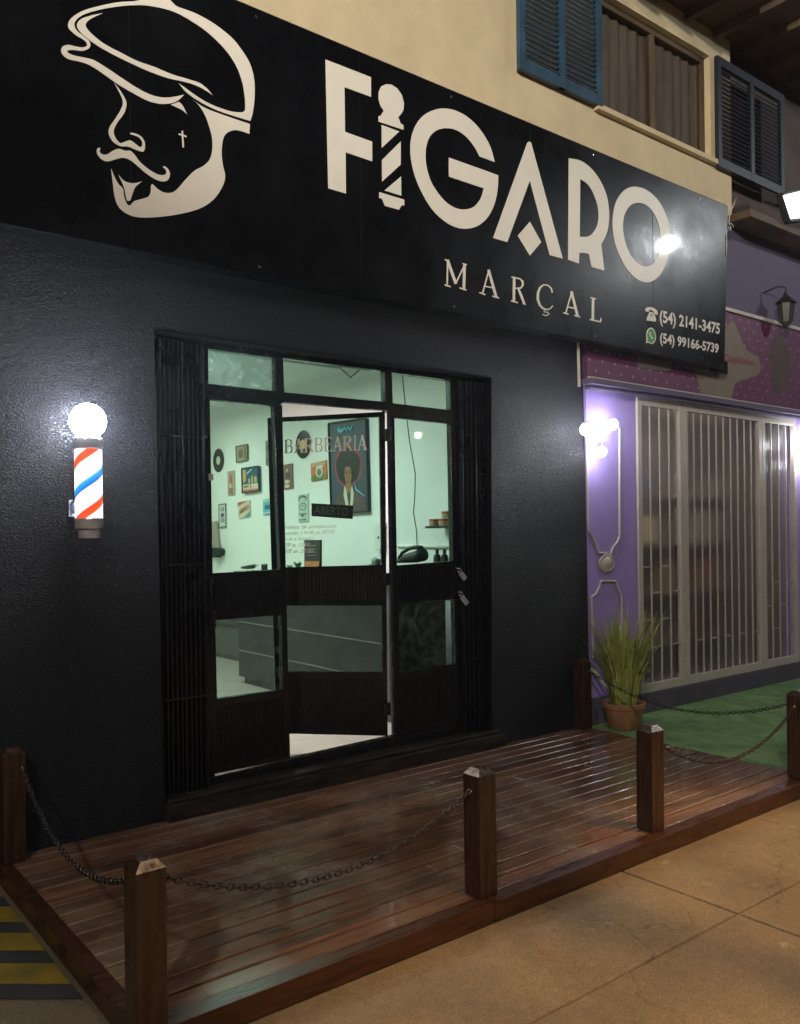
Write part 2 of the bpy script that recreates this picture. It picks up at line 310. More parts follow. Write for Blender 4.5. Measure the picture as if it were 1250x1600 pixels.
def tess(loops):
    o = loops[0][0]; nn = Vector((0, 0, 0)); l0 = loops[0]
    for i in range(len(l0)): nn += (l0[i]-o).cross(l0[(i+1) % len(l0)]-o)
    nn.normalize(); e1 = nn.orthogonal().normalized(); e2 = nn.cross(e1)
    fl = []; edges = []; two = []
    for l in loops:
        k = len(fl); m = len(l); q = [Vector(((p-o).dot(e1), (p-o).dot(e2))) for p in l]
        fl += q; two.append(q); edges += [(k+i, k+(i+1) % m) for i in range(m)]
    vo, eo, fo, ov, oe, of = geometry.delaunay_2d_cdt(fl, edges, [], 0, 1e-7)
    out = []
    for t in fo:
        c = (vo[t[0]]+vo[t[1]]+vo[t[2]])/3; ins = False
        for q in two:
            for i in range(len(q)):
                a, b = q[i], q[(i+1) % len(q)]
                if (a.y > c.y) != (b.y > c.y) and c.x < (b.x-a.x)*(c.y-a.y)/(b.y-a.y)+a.x: ins = not ins
        if ins and all(ov[i] for i in t): out.append(tuple(ov[i][0] for i in t))
    return out

class MB:
    def __init__(s): s.v = []; s.f = []; s.mi = []
    def add(s, v, f, mi=0):
        k = len(s.v); s.v += [Vector(p) for p in v]; s.f += [[i+k for i in q] for q in f]; s.mi += [mi]*len(f); return s
    def box(s, a, b, mi=0):
        x0, y0, z0 = (min(a[i], b[i]) for i in range(3)); x1, y1, z1 = (max(a[i], b[i]) for i in range(3))
        return s.add([(x0,y0,z0),(x1,y0,z0),(x1,y1,z0),(x0,y1,z0),(x0,y0,z1),(x1,y0,z1),(x1,y1,z1),(x0,y1,z1)],
                     [(3,2,1,0),(4,5,6,7),(0,1,5,4),(1,2,6,5),(2,3,7,6),(3,0,4,7)], mi)
    def hexa(s, q, d, mi=0):      # quad q (4 points) extruded by vector d
        return s.prism([q], d, mi)
    def prism(s, loops, d, mi=0):
        d = Vector(d); loops = [[Vector(p) for p in l] for l in loops]; fl = [p for l in loops for p in l]; n = len(fl)
        tri = tess(loops)
        # orient so that front faces look along -d
        nn = Vector((0, 0, 0))
        for t in tri: nn += (fl[t[1]]-fl[t[0]]).cross(fl[t[2]]-fl[t[0]])
        fr = [t if (fl[t[1]]-fl[t[0]]).cross(fl[t[2]]-fl[t[0]]).dot(d) < 0 else t[::-1] for t in tri]
        f = [list(t) for t in fr]
        v = list(fl)
        if d.length > 1e-7:
            v += [p+d for p in fl]; f += [[i+n for i in t[::-1]] for t in fr]
            k = 0
            for l in loops:
                m = len(l)
                for i in range(m): f.append([k+i, k+(i+1) % m, k+(i+1) % m+n, k+i+n])
                k += m
        return s.add(v, f, mi)
    def tube(s, pts, r, seg=8, mi=0, closed=False, caps=True):
        pts = [Vector(p) for p in pts]; n = len(pts); rs = r if isinstance(r, (list, tuple)) else [r]*n
        v = []; f = []; prev = None
        for i, p in enumerate(pts):
            a = pts[i-1] if (i or closed) else p; b = pts[(i+1) % n] if (i < n-1 or closed) else p
            t = (b-a).normalized()
            if prev is None: u = t.orthogonal().normalized()
            else:
                u = prev - t*prev.dot(t); u = u.normalized() if u.length > 1e-6 else t.orthogonal().normalized()
            prev = u; w_ = t.cross(u)
            for k in range(seg): an = 2*PI*k/seg; v.append(p+(u*math.cos(an)+w_*math.sin(an))*rs[i])
        for i in range(n if closed else n-1):
            j = (i+1) % n
            for k in range(seg): f.append([i*seg+k, i*seg+(k+1) % seg, j*seg+(k+1) % seg, j*seg+k])
        if caps and not closed: f.append(list(range(seg))[::-1]); f.append([(n-1)*seg+k for k in range(seg)])
        return s.add(v, f, mi)
    def lathe(s, prof, c, seg=28, mi=0, axis='z', caps=True):
        c = Vector(c); v = []; f = []
        for r, h in prof:
            for k in range(seg):
                a = 2*PI*k/seg; x, y = r*math.cos(a), r*math.sin(a)
                v.append(c+(Vector((x, y, h)) if axis == 'z' else Vector((x, h, y)) if axis == 'y' else Vector((h, x, y))))
        m = len(prof)
        for i in range(m-1):
            for k in range(seg):
                q = [i*seg+k, i*seg+(k+1) % seg, (i+1)*seg+(k+1) % seg, (i+1)*seg+k]; f.append(q if axis != 'y' else q[::-1])
        if caps: f.append(list(range(seg))[::-1]); f.append([(m-1)*seg+k for k in range(seg)])
        return s.add(v, f, mi)
    def sphere(s, c, r, seg=24, rings=14, mi=0, sc=(1, 1, 1)):
        c = Vector(c); v = [c+Vector((0, 0, -r*sc[2]))]; f = []
        for i in range(1, rings):
            t = PI*i/rings
            for k in range(seg): a = 2*PI*k/seg; v.append(c+Vector((r*math.sin(t)*math.cos(a)*sc[0], r*math.sin(t)*math.sin(a)*sc[1], -r*math.cos(t)*sc[2])))
        v.append(c+Vector((0, 0, r*sc[2]))); e = len(v)-1
        for k in range(seg): f.append([0, 1+(k+1) % seg, 1+k]); f.append([e, e-seg+k, e-seg+(k+1) % seg])
        for i in range(rings-2):
            for k in range(seg): a = 1+i*seg; f.append([a+k, a+(k+1) % seg, a+seg+(k+1) % seg, a+seg+k])
        return s.add(v, f, mi)
    def build(s, name, m, parent=None, smooth=False, bevel=0, loc=None):
        me = bpy.data.meshes.new(name); o = bpy.data.objects.new(name, me); COL.objects.link(o)
        if parent is not None: o.parent = parent; off = origin(parent)
        else: off = Vector(loc) if loc is not None else Vector((0, 0, 0)); o.location = off
        me.from_pydata([p-off for p in s.v], [], s.f); 
        for x in (m if isinstance(m, (list, tuple)) else [m]): me.materials.append(x)
        me.polygons.foreach_set('material_index', s.mi)
        if smooth: me.polygons.foreach_set('use_smooth', [True]*len(me.polygons)); 
        me.update(); me.validate()
        if smooth and smooth != 'all':
            try: me.set_sharp_from_angle(angle=math.radians(40))
            except Exception: pass
        if bevel:
            b = o.modifiers.new('bevel', 'BEVEL'); b.width = bevel; b.segments = 2; b.limit_method = 'ANGLE'
        return o

def spline(pts, sub=5):
    """closed Catmull-Rom; a point written (x, y, 'c') is a corner"""
    n = len(pts); out = []
    for i in range(n):
        p0, p1, p2, p3 = pts[i-1], pts[i], pts[(i+1) % n], pts[(i+2) % n]
        c1, c2 = len(p1) > 2, len(p2) > 2
        a, b = Vector(p1[:2]), Vector(p2[:2]); t1 = Vector((0, 0)) if c1 else (b-Vector(p0[:2]))*.5; t2 = Vector((0, 0)) if c2 else (Vector(p3[:2])-a)*.5
        if c1: t1 = (b-a)*.6
        if c2: t2 = (b-a)*.6
        for k in range(sub):
            t = k/sub; h = 2*t**3-3*t*t+1; g = t**3-2*t*t+t; h2 = -2*t**3+3*t*t; g2 = t**3-t*t
            out.append(tuple(a*h+t1*g+b*h2+t2*g2))
    return out
def crop(pts, s, ox, oy): return [((p[0])/s+ox, (p[1])/s+oy, *p[2:]) for p in pts]
def quadmap(q, u, v):   # q = TL TR BR BL 3D ; u right 0..1, v up 0..1
    tl, tr, br, bl = q; return (bl*(1-u)+br*u)*(1-v)+(tl*(1-u)+tr*u)*v
_tc = {}
def textmesh(s, bold=0.0, shear=0.0, space=1.0):
    key = (s, bold, shear, space)
    if key in _tc: return _tc[key]
    c = bpy.data.curves.new('t', 'FONT'); c.body = s; c.offset = bold; c.shear = shear; c.space_character = space; c.resolution_u = 3
    o = bpy.data.objects.new('t', c); COL.objects.link(o)
    bpy.context.view_layer.update()
    dg = bpy.context.evaluated_depsgraph_get(); me = o.evaluated_get(dg).to_mesh()
    vs = [tuple(v.co[:2]) for v in me.vertices]; fs = [list(p.vertices) for p in me.polygons]
    o.evaluated_get(dg).to_mesh_clear(); bpy.data.objects.remove(o); bpy.data.curves.remove(c)
    x0 = min(v[0] for v in vs); x1 = max(v[0] for v in vs); y0 = min(v[1] for v in vs); y1 = max(v[1] for v in vs)
    vs = [((x-x0)/(x1-x0), (y-y0)/(y1-y0)) for x, y in vs]
    _tc[key] = (vs, fs); return _tc[key]
def puttext(mb, s, q, off=(0, 0, 0), **k):
    vs, fs = textmesh(s, **k); off = Vector(off)
    pts = [quadmap(q, u, v)+off for u, v in vs]
    # face the viewer
    a = pts[fs[0][0]]; nrm = (pts[fs[0][1]]-a).cross(pts[fs[0][2]]-a)
    if nrm.dot(CAM-a) < 0: fs = [f[::-1] for f in fs]
    mb.add(pts, fs)
def stroke2d(poly, w):
    """polyline -> 2D outline polygon of width w (or list of widths)"""
    p = [Vector(a) for a in poly]; n = len(p); ws = w if isinstance(w, (list, tuple)) else [w]*n; l = []; r = []
    for i in range(n):
        a = p[max(i-1, 0)]; b = p[min(i+1, n-1)]; t = (b-a).normalized(); nn = Vector((-t.y, t.x)); l.append(p[i]+nn*ws[i]/2); r.append(p[i]-nn*ws[i]/2)
    return [tuple(q) for q in l+r[::-1]]

Yv = Vector((0, 1, 0)); Xv = Vector((1, 0, 0)); Zv = Vector((0, 0, 1))

# ================================================================== GROUND
GZ = -.085
g = MB(); g.box((-60, -60, GZ-.3), (80, 40, GZ-.012))
tag(g.build('ground', M['concrete']), kind='structure')
# pavement slabs with real joints
pv = MB()
xs = [-6.2, -3.1, .1, 3.30, 6.5, 9.7, 12.9]; ys = [-9.0, -6.1, -4.25, -2.425, 0.0]
for i in range(len(xs)-1):
    for j in range(len(ys)-1):
        pv.box((xs[i]+.005, ys[j]+.005, GZ-.10), (xs[i+1]-.005, ys[j+1]-.005, GZ+random.uniform(-.003, 0)))
tag(pv.build('pavement', M['concrete'], bevel=.007), kind='structure')
ym = MB()
def gq(p, z): return [Q(*a, z) for a in p]
ybars = [(1378, 1396), (1405, 1434), (1453, 1487), (1510, 1534)]
# the yellow hatched patch beside the deck
zz = GZ+.004
x1 = .955
bars = []
def yq(a, b_, zz, mi): ym.prism([[Vector((x1-1.0, a+.82, zz)), Vector((x1, a, zz)), Vector((x1, b_, zz)), Vector((x1-1.0, b_+.82, zz))]], (0, 0, -.003), mi)
for k in range(-3, 3):
    y0 = -.40-k*.317
    yq(y0, y0-.186, zz, 0); yq(y0-.190, y0-.312, zz, 1)
tag(ym.build('pavement_marking', [M['yellow'], M['darkstripe']]), kind='structure')

# ================================================================== DECK
DX0, DX1, DY0 = .975, 5.23, -1.845
deck = thing('wooden_deck', 'low dark red brown plank deck in front of the black shop wall', 'deck', (3.1, -.9, GZ))
pk = MB(); y = DY0+.085; k = 0
n_pl = 0
while y < -.004:
    y1 = min(y+PITCH-.010, -.002)
    zt = random.uniform(-.0025, .0)
    cuts = [DX0+.06]+([random.uniform(2.0, 4.4)] if random.random() < .45 else [])+[DX1-.004]
    for a, b in zip(cuts, cuts[1:]):
        pk.box((a+.0015, y, -.026+zt), (b-.0015, y1, zt))
    y += PITCH; n_pl += 1
dk = pk.build('deck_boards', M['planks'], deck, smooth='all', bevel=.007); dk.modifiers['bevel'].segments = 4; dk.modifiers['bevel'].harden_normals = True
tr = MB()
tr.box((DX0, DY0, GZ), (2.455, DY0+.083, .002)); tr.box((2.459, DY0, GZ), (DX1+.12, DY0+.083, .001))
tr.box((DX0, DY0+.085, GZ), (DX0+.058, 0, .0005))
tr.build('edge_board', M['trimwood'], deck, bevel=.005)
jb = MB()
for x in (1.05, 1.9, 2.8, 3.7, 4.6, 5.1): jb.box((x, DY0+.09, GZ+.002), (x+.05, -.004, -.032))
jb.build('joist', M['black'], deck)

# green mat on the neighbour's ground
tf = MB(); tf.box((DX1+.003, -1.76, GZ), (9.6, -.03, -.010))
tag(tf.build('artificial_turf', M['carpet'], loc=(7, -.9, GZ)), 'flat green artificial turf on the ground before the purple shop', 'turf mat')

# ================================================================== POSTS
PW = .098
def make_post(cx, cy, label, h=.505, rot=0.0, worn=True):
    t = thing('wooden_post', label, 'post', (cx, cy, 0), 'square wooden posts along the deck edge')
    a = PW/2; b = MB(); b.box((cx-a, cy-a, 0.002), (cx+a, cy+a, h))
    b.build('shaft', M['postwood'], t, bevel=.004)
    c = MB(); k = a*.52; hh = h+.026
    c.add([(cx-a*.99, cy-a*.99, h), (cx+a*.99, cy-a*.99, h), (cx+a*.99, cy+a*.99, h), (cx-a*.99, cy+a*.99, h), (cx-k, cy-k, hh), (cx+k, cy-k, hh), (cx+k, cy+k, hh), (cx-k, cy+k, hh)],
          [(0,1,5,4),(1,2,6,5),(2,3,7,6),(3,0,4,7),(4,5,6,7)])
    c.mi = [1 if worn == 'f' else 0, 0, 0, 1 if worn == 'l' else 0, 0]
    c.build('chamfered_top', [M['postwood'], M['postend']], t)
    t.rotation_euler = (random.uniform(-.006, .006), random.uniform(-.006, .006), random.uniform(-.03, .03))
    return t
c = Q(211, 1367, .505); PA = (c.x+PW/2, c.y+PW/2); c = Q(751, 1408); PB = (c.x+PW/2, c.y+PW/2)
c = Q(1020, 1303); PC = (c.x+PW/2, c.y+PW/2); c = Q(1225, 1214); PD = (c.x+PW/2, c.y-PW/2-.02)
PE = (5.165, -.056); c = Q(42, 1345); PF_ = (c.x-PW/2, -.07)
make_post(*PA, 'nearest wooden post at the left front corner, pale worn edge on its top', worn='f')
make_post(*PB, 'wooden post near the middle of the deck front edge, one chain on its left side', worn='l')
make_post(*PC, 'wooden post on the deck front edge before the potted plant', worn='n')
make_post(*PD, 'wooden post cut by the right photo edge, two chains meet on it', worn='n')
make_post(*PE, 'wooden post against the black wall beside the potted plant', worn='n')
make_post(*PF_, 'dark wooden post against the wall at the left photo edge', worn='n')

# ================================================================== CHAINS
def link_verts(c, t, side, L_=.031, W_=.019, r=.003):
    up = t.cross(side); pts = []
    for k in range(12):
        a = 2*PI*k/12; x = math.cos(a); y_ = math.sin(a)
        pts.append(c + t*(x*W_/2 + (1 if x > 0 else -1)*(L_-W_)/2) + side*(y_*W_/2))
    return pts
def chain(a, b, sag, label, hooka=None, hookb=None):
    a = Vector(a); b = Vector(b); N = 400; pts = []
    for i in range(N+1):
        s = i/N; p = a.lerp(b, s); p.z -= 4*sag*s*(1-s); pts.append(p)
    mb = MB(); acc = 0; step = .0248; nxt = step/2; k = 0
    for i in range(N):
        seg = (pts[i+1]-pts[i]).length
        while acc+seg >= nxt:
            c_ = pts[i].lerp(pts[i+1], (nxt-acc)/seg); t = (pts[i+1]-pts[i]).normalized()
            side = t.cross(Zv).normalized(); upv = side.cross(t)
            an = (0.35 if k % 2 else 1.75)+random.uniform(-.25, .25); sd = side*math.cos(an)+upv*math.sin(an)
            mb.tube(link_verts(c_, t, sd), .0031, 6, closed=True); nxt += step; k += 1
        acc += seg
    t = thing('hanging_chain', label, 'chain', (a+b)/2, 'steel chains hung between the posts')
    mb.build('chain_links', M['chain'], t, smooth='all')
    for e, nrm in ((a, hooka), (b, hookb)):
        if nrm is None: continue
        nrm = Vector(nrm); h = MB(); h.tube([e+nrm*.035, e+nrm*.012], .0035, 8)
        ring = [e + nrm*.0 + Zv*(.010*math.cos(q*PI/6)) + nrm*(.010*math.sin(q*PI/6)) for q in range(12)]
        h.tube(ring, .003, 6, closed=True); h.build('eye_hook', M['hook'], t, smooth='all')
hz = .43
ca = Vector((PA[0]+PW/2+.012, PA[1]+.02, .452)); cb_ = Vector((PB[0]-PW/2-.012, PB[1], .440))
chain(ca, cb_, .165, 'long chain hanging across the front of the deck between the nearest two posts', (-1, 0, 0), (1, 0, 0))
chain((PF_[0]+.03, PF_[1]-PW/2-.012, .44), (PA[0]-PW/2+.02, PA[1]+PW/2+.012, .45), .16, 'chain running back along the left side of the deck to the wall', (0, 1, 0), (0, -1, 0))
chain((PC[0]+PW/2+.012, PC[1], .43), (PD[0]-PW/2-.012, PD[1]-.01, .44), .20, 'sagging chain between the two posts on the right front edge', (-1, 0, 0), (1, 0, 0))
chain((PE[0]+.02, PE[1]-PW/2-.012, .44), (PD[0]-.015, PD[1]+PW/2+.012, .44), .16, 'chain passing the potted plant over the right end of the deck', (0, 1, 0), (0, -1, 0))

# ================================================================== BARBER SHOP BUILDING
ST = 4.45      # top of the sign zone
shop = thing('barber_shop', 'black stucco barber shop with folding glass doors under a beige upper floor', 'shop', (3.0, .2, GZ))
WX1 = 5.285
hl, hr = P(238, 516), P(766, 591); zt = (hl.z+hr.z)/2
ox0, ox1 = P(240, 525).x, P(767, 600).x; ox0b, ox1b = P(257, 1228).x, P(769, 1128).x
TH = .16
wl = MB()
outer = [Vector((-1.6, 0, GZ)), Vector((WX1+.03, 0, GZ)), Vector((WX1-.03, 0, ST)), Vector((-1.6, 0, ST))]
hole = [Vector((ox0b, 0, .03)), Vector((ox0, 0, zt)), Vector((ox1, 0, zt)), Vector((ox1b, 0, .03))]
wl.prism([outer, hole], Yv*TH)
wl.build('wall', M['stucco'], shop, bevel=.006)
uw = MB()
wx0, wx1, wz0 = P(800, 50).x, P(1108, 250).x, 4.90
outer = [Vector((-1.6, 0, ST)), Vector((7.46, 0, ST)), Vector((7.46, 0, 6.1)), Vector((-1.6, 0, 6.1))]
hole = [Vector((5.55, 0, wz0)), Vector((5.55, 0, 5.85)), Vector((7.12, 0, 5.85)), Vector((7.12, 0, wz0))]
uw.prism([outer, hole], Yv*.2); uw.build('upper_wall', M['upper'], shop)
uwx = MB(); uwx.box((7.46, .12, 4.36), (12, .3, 6.1)); uwx.build('side_wall', M['brownwall'], shop)
win = MB(); 
for a, b in (((5.55, wz0), (5.60, 5.85)), ((7.07, wz0), (7.12, 5.85)), ((6.31, wz0+.05), (6.36, 5.80)), ((5.60, wz0), (7.07, wz0+.05)), ((5.60, 5.80), (7.07, 5.85))):
    win.box((a[0], .06, a[1]), (b[0], .11, b[1]))
wn = win.build('window', M['soffit'], shop)
wp = MB(); wp.box((5.6, .08, wz0+.05), (7.07, .085, 5.8)); wp.build('pane', glassmat('window_glass', (.8, .8, .8)), wn)
cu = MB(); N = 40; v = []; f = []
for i in range(N+1):
    x = 5.56+1.55*i/N; y_ = .125+.012*math.sin(i*1.9)
    v += [(x, y_, wz0), (x, y_, 5.85)]
for i in range(N): f.append([2*i, 2*i+2, 2*i+3, 2*i+1])
cu.add(v, f); cu.build('curtain', M['curtain'], wn, smooth='all')
sl = MB(); sl.box((5.45, -.05, wz0-.045), (7.2, .02, wz0-.003)); sl.build('sill', M['upper'], wn)
def shutter(x0, x1, z0, z1, y0, m_='bluewood', name='window_shutter'):
    b = MB()
    for xa in (x0, (x0+x1)/2-.03, x1-.06): b.box((xa, y0, z0), (xa+.06, y0+.035, z1))
    for za in (z0, z1-.08): b.box((x0+.06, y0+.002, za), (x1-.06, y0+.033, za+.08))
    z = z0+.10
    while z < z1-.1:
        b.add([(x0+.05, y0+.005, z), (x1-.05, y0+.005, z), (x1-.05, y0+.03, z+.03), (x0+.05, y0+.03, z+.03), (x0+.05, y0+.011, z-.006), (x1-.05, y0+.011, z-.006), (x1-.05, y0+.036, z+.024), (x0+.05, y0+.036, z+.024)],
              [(0,1,2,3),(7,6,5,4),(0,4,5,1),(3,2,6,7)])
        z += .042
    return b.build(name, M[m_], shop)
shutter(4.56, 5.50, wz0-.02, 5.85, -.055); shutter(7.16, 8.35, wz0-.06, 5.85, -.055, 'shadedwood')
ev = MB(); ev.box((-1.6, -.75, 6.1), (12, .3, 6.16)); 
for i in range(0, 30): ev.box((-1.4+i*.45, -.74, 6.02), (-1.34+i*.45, -.02, 6.1))
ev.build('roof_eave', M['soffit'], shop)
# step and sill
DP = .075   # plane of the doors
st = MB(); st.box((ox0b+.0, -.055, .0), (ox1b+.09, TH+.02, .088)); st.box((ox0b+.01, -.03, .088), (ox1b+.05, DP+.05, .112))
st.build('door_step', mat('worn_dark_step', (.010, .010, .011), .36, col2=(.04, .036, .03), vscale=5, stretch=(.8, 6, 6), rvary=.1, bump=.3, bscale=30), shop, bevel=.006)

# ---- fixed frame with three transom lights, as one frame with holes
FT = .045
def fr(px, py): return P(px, py, DP)
frame = MB()
zt2 = zt-.002
outer = [Vector((ox0+.002, DP, .115)), Vector((ox1-.002, DP, .115)), Vector((ox1-.002, DP, zt2)), Vector((ox0+.002, DP, zt2))]
tp = [[(325,545),(430.5,559.5),(431,611.5),(325.5,599.5)], [(442,559.5),(601,580),(602,628),(444,613)], [(612,582),(703,594),(704,641),(613.5,630)]]
body = [fr(324, 625), fr(703, 659), fr(716, 1127), fr(341, 1211)]
hb = [(320.5, 621.5), (437, 633.5), (443,628), (602,641), (612, 645), (708, 656.5), (719.5, 1127.5), (335.5, 1213)]
frame.prism([outer]+[[fr(*p) for p in q] for q in tp]+[[fr(*p) for p in hb]], Yv*FT)
fo = frame.build('door_frame', M['blackmetal'], shop, bevel=.002)
for i, q in enumerate(tp):
    b = MB(); b.prism([[fr(*p)+Yv*.02 for p in q]], Yv*.004); b.build('transom_pane', M['dirtyglass'] if i == 0 else M['glass'], fo)
# accordion shutters folded at both sides
def accordion(pxa, pxb, pya, pyb, y0, n, name='folding_shutter'):
    a = P(pxa, pya, y0); b = P(pxb, pyb, y0); x0, x1 = a.x, b.x; z0, z1 = .112, zt-.03
    m_ = MB(); v = []; f = []; N = n*4
    for i in range(N+1):
        x = x0+(x1-x0)*i/N; ph = i % 4; y_ = y0 - (0, .028, .028, 0)[ph]
        if ph in (1, 2): x += (-.25, .25)[ph-1]*(x1-x0)/N
        v += [(x, y_, z0), (x, y_, z1)]
    for i in range(N): f.append([2*i, 2*i+2, 2*i+3, 2*i+1])
    m_.add(v, f); o = m_.build(name, M['ribbed'], shop)
    s_ = o.modifiers.new('solid', 'SOLIDIFY'); s_.thickness = .002
    rd = MB()
    for xx in (x0+.01, (x0+x1)/2, x1-.01): rd.tube([(xx, y0-.034, z0), (xx, y0-.034, z1)], .004, 8)
    for zc in (.62, 1.35, 2.05): rd.box((x0+.004, y0-.033, zc), (x1-.004, y0-.029, zc+.014))
    rd.build('shutter_rod', M['blackmetal'], o)
    return o
accordion(246, 319, 800, 800, DP-.004, 10); accordion(718, 763, 800, 800, DP-.004, 7)

# ribbed infill helper: vertical ribs as geometry between two px edges
def ribs(mb, q, n, d, plane_n):
    """q TL TR BR BL 3D; vertical ribs standing proud by d"""
    for i in range(n):
        u0 = (i+.18)/n; u1 = (i+.82)/n
        a = [quadmap(q, u0, 1), quadmap(q, u1, 1), quadmap(q, u1, 0), quadmap(q, u0, 0)]
        mb.prism([[p - plane_n*d for p in a]], plane_n*d*1.2)

def leaf(fp, nrm, outer, panes, ribzones, glasses, thick=.038, ribmats=None, lab=None):
    """fp: px -> 3D on the leaf's plane, nrm: unit vector pointing into the shop"""
    b = MB(); b.prism([[fp(*p) for p in outer]]+[[fp(*p) for p in q] for q in panes], nrm*thick)
    o = b.build('door', M['blackmetal'], shop, bevel=.0025)
    if lab: o['label'] = lab
    for k, (q, n) in enumerate(ribzones):
        r = MB(); ribs(r, [fp(*p) for p in q], n, .005, nrm); r.build('ribbed_panel', (ribmats or [M['ribbed']]*9)[k], o)
    for q, gm in zip(panes, glasses):
        s = MB(); s.prism([[fp(*p)+nrm*(thick*.45) for p in q]], nrm*.004); s.build('pane', gm, o)
        gk = MB(); pts = [fp(*p)-nrm*.003 for p in q]; gk.tube(pts, .004, 6, closed=True); gk.build('glazing_bead', M['blackmetal'], o)
    return o
# left leaf (closed)
A_up = [(326.5,624),(427.5,634),(438.5,890),(331,896)]; A_lo = [(335,968.5),(440,960),(442,1078.5),(338,1093)]
doorA = leaf(fr, Yv, [(319,621),(441,633),(453.5,1185.5),(334,1209.5)], [A_up, A_lo], [([(334,905),(440,899),(442,948),(337,958)], 22), ([(339,1104),(444,1088),(446,1178),(341,1197)], 22)], [M['glass'], M['darkglass']])
# right leaf (closed)
fr2 = lambda px, py: P(px, py, DP)
C_up = [(615,652.5),(703.5,662),(708,877),(619,884)]; C_lo = [(621,943),(709.5,937),(712,1037),(624,1051)]
doorC = leaf(fr2, Yv, [(609.5,645),(707.5,657),(719,1127.5),(617,1149.5)], [C_up, C_lo], [([(623,890),(709,883),(710,927),(624,934)], 18), ([(626,1061),(712,1046),(713.5,1120),(627,1140)], 18)], [M['glass'], M['darkglass']], ribmats=[M['ribbed'], M['rustrib']])
# middle leaf, swung inward about its right edge
H0 = P(604, 900, DP+.02); zt_leaf = P(604, 643, DP+.02).z
d_ = ray(418, 653); tt = (zt_leaf-CAM.z)/d_.z; E0 = CAM+d_*tt*.93
dirL = Vector((E0.x-H0.x, E0.y-H0.y, 0)); print('leaf width', dirL.length, 'end', E0)
dirL = dirL.normalized(); nB = Vector((-dirL.y, dirL.x, 0)); nB = nB if nB.y > 0 else -nB
fb = lambda px, py: V(px, py, H0, nB)
B_up = [(428,659),(593,651),(596.5,883),(436,887)]; B_lo = [(441,945.5),(597,945.5),(598,1051),(443,1050.5)]
doorB = leaf(fb, nB, [(418,653),(601.5,643.2),(606,1150),(432,1146)], [B_up, B_lo], [([(446,893),(596,890),(597,938),(447,937)], 26), ([(450,1060),(599,1060),(600,1141),(452,1138)], 26)], [M['glass'], M['darkglass']], ribmats=[M['rustrib'], M['ribbed']])
# hinge between the two leaves
for py in (680, 905, 1108):
    hg = MB(); p = P(605.5, py, DP-.004); hg.box((p.x-.022, DP-.012, p.z-.04), (p.x+.022, DP+.012, p.z+.04)); hg.build('hinge', M['blackmetal'], doorC, bevel=.003)
# glazing clips
cl = MB()
for px, py in ((329, 745), (329.5, 748)): pass
p = P(328.5, 745, DP-.006); cl.box((p.x-.012, DP-.014, p.z-.022), (p.x+.016, DP-.002, p.z+.018)); cl.build('latch', M['dullchrome'], doorA, bevel=.003)
# handles on the left leaf
for (pa, pb_) in (((330, 904), (331, 935)), ((333, 955), (336, 980))):
    h = MB(); a = P(*pa, DP-.045); b_ = P(*pb_, DP-.045)
    h.tube([P(pa[0]-8, pa[1], DP), P(pa[0]-8, pa[1], DP-.04), a, (a+b_)/2, b_], [.008, .009, .010, .010, .007], 10); h.build('handle', M['blackmetal'], doorA, smooth=True)
# padlocks on the right: things hanging on the shutter
for (pa, pb_, lb) in (((717, 890), (728, 905), 'upper chrome padlock hanging on the right folding shutter'), ((719, 927), (731, 944), 'lower chrome padlock hanging on the right folding shutter')):
    a = P(*pa, DP-.055); b_ = P(*pb_, DP-.065)
    t = thing('padlock', lb, 'padlock', b_, 'padlocks on the door shutter')
    ax = (b_-a).normalized(); sd = ax.cross(Yv).normalized()
    s1 = MB(); s1.tube([a+Yv*.02-ax*.01, a-ax*.012, a+sd*.012, a+sd*.012+ax*.03, ], .0035, 8); s1.tube([a-sd*.012, a-sd*.012+ax*.035], .0035, 8); s1.build('shackle', M['chrome'], t, smooth='all')
    s2 = MB(); q = [a+ax*.03-sd*.018, a+ax*.03+sd*.018, b_+sd*.018, b_-sd*.018]; s2.prism([q], Yv*.016); s2.build('lock_body', M['dullchrome'], t, bevel=.003)

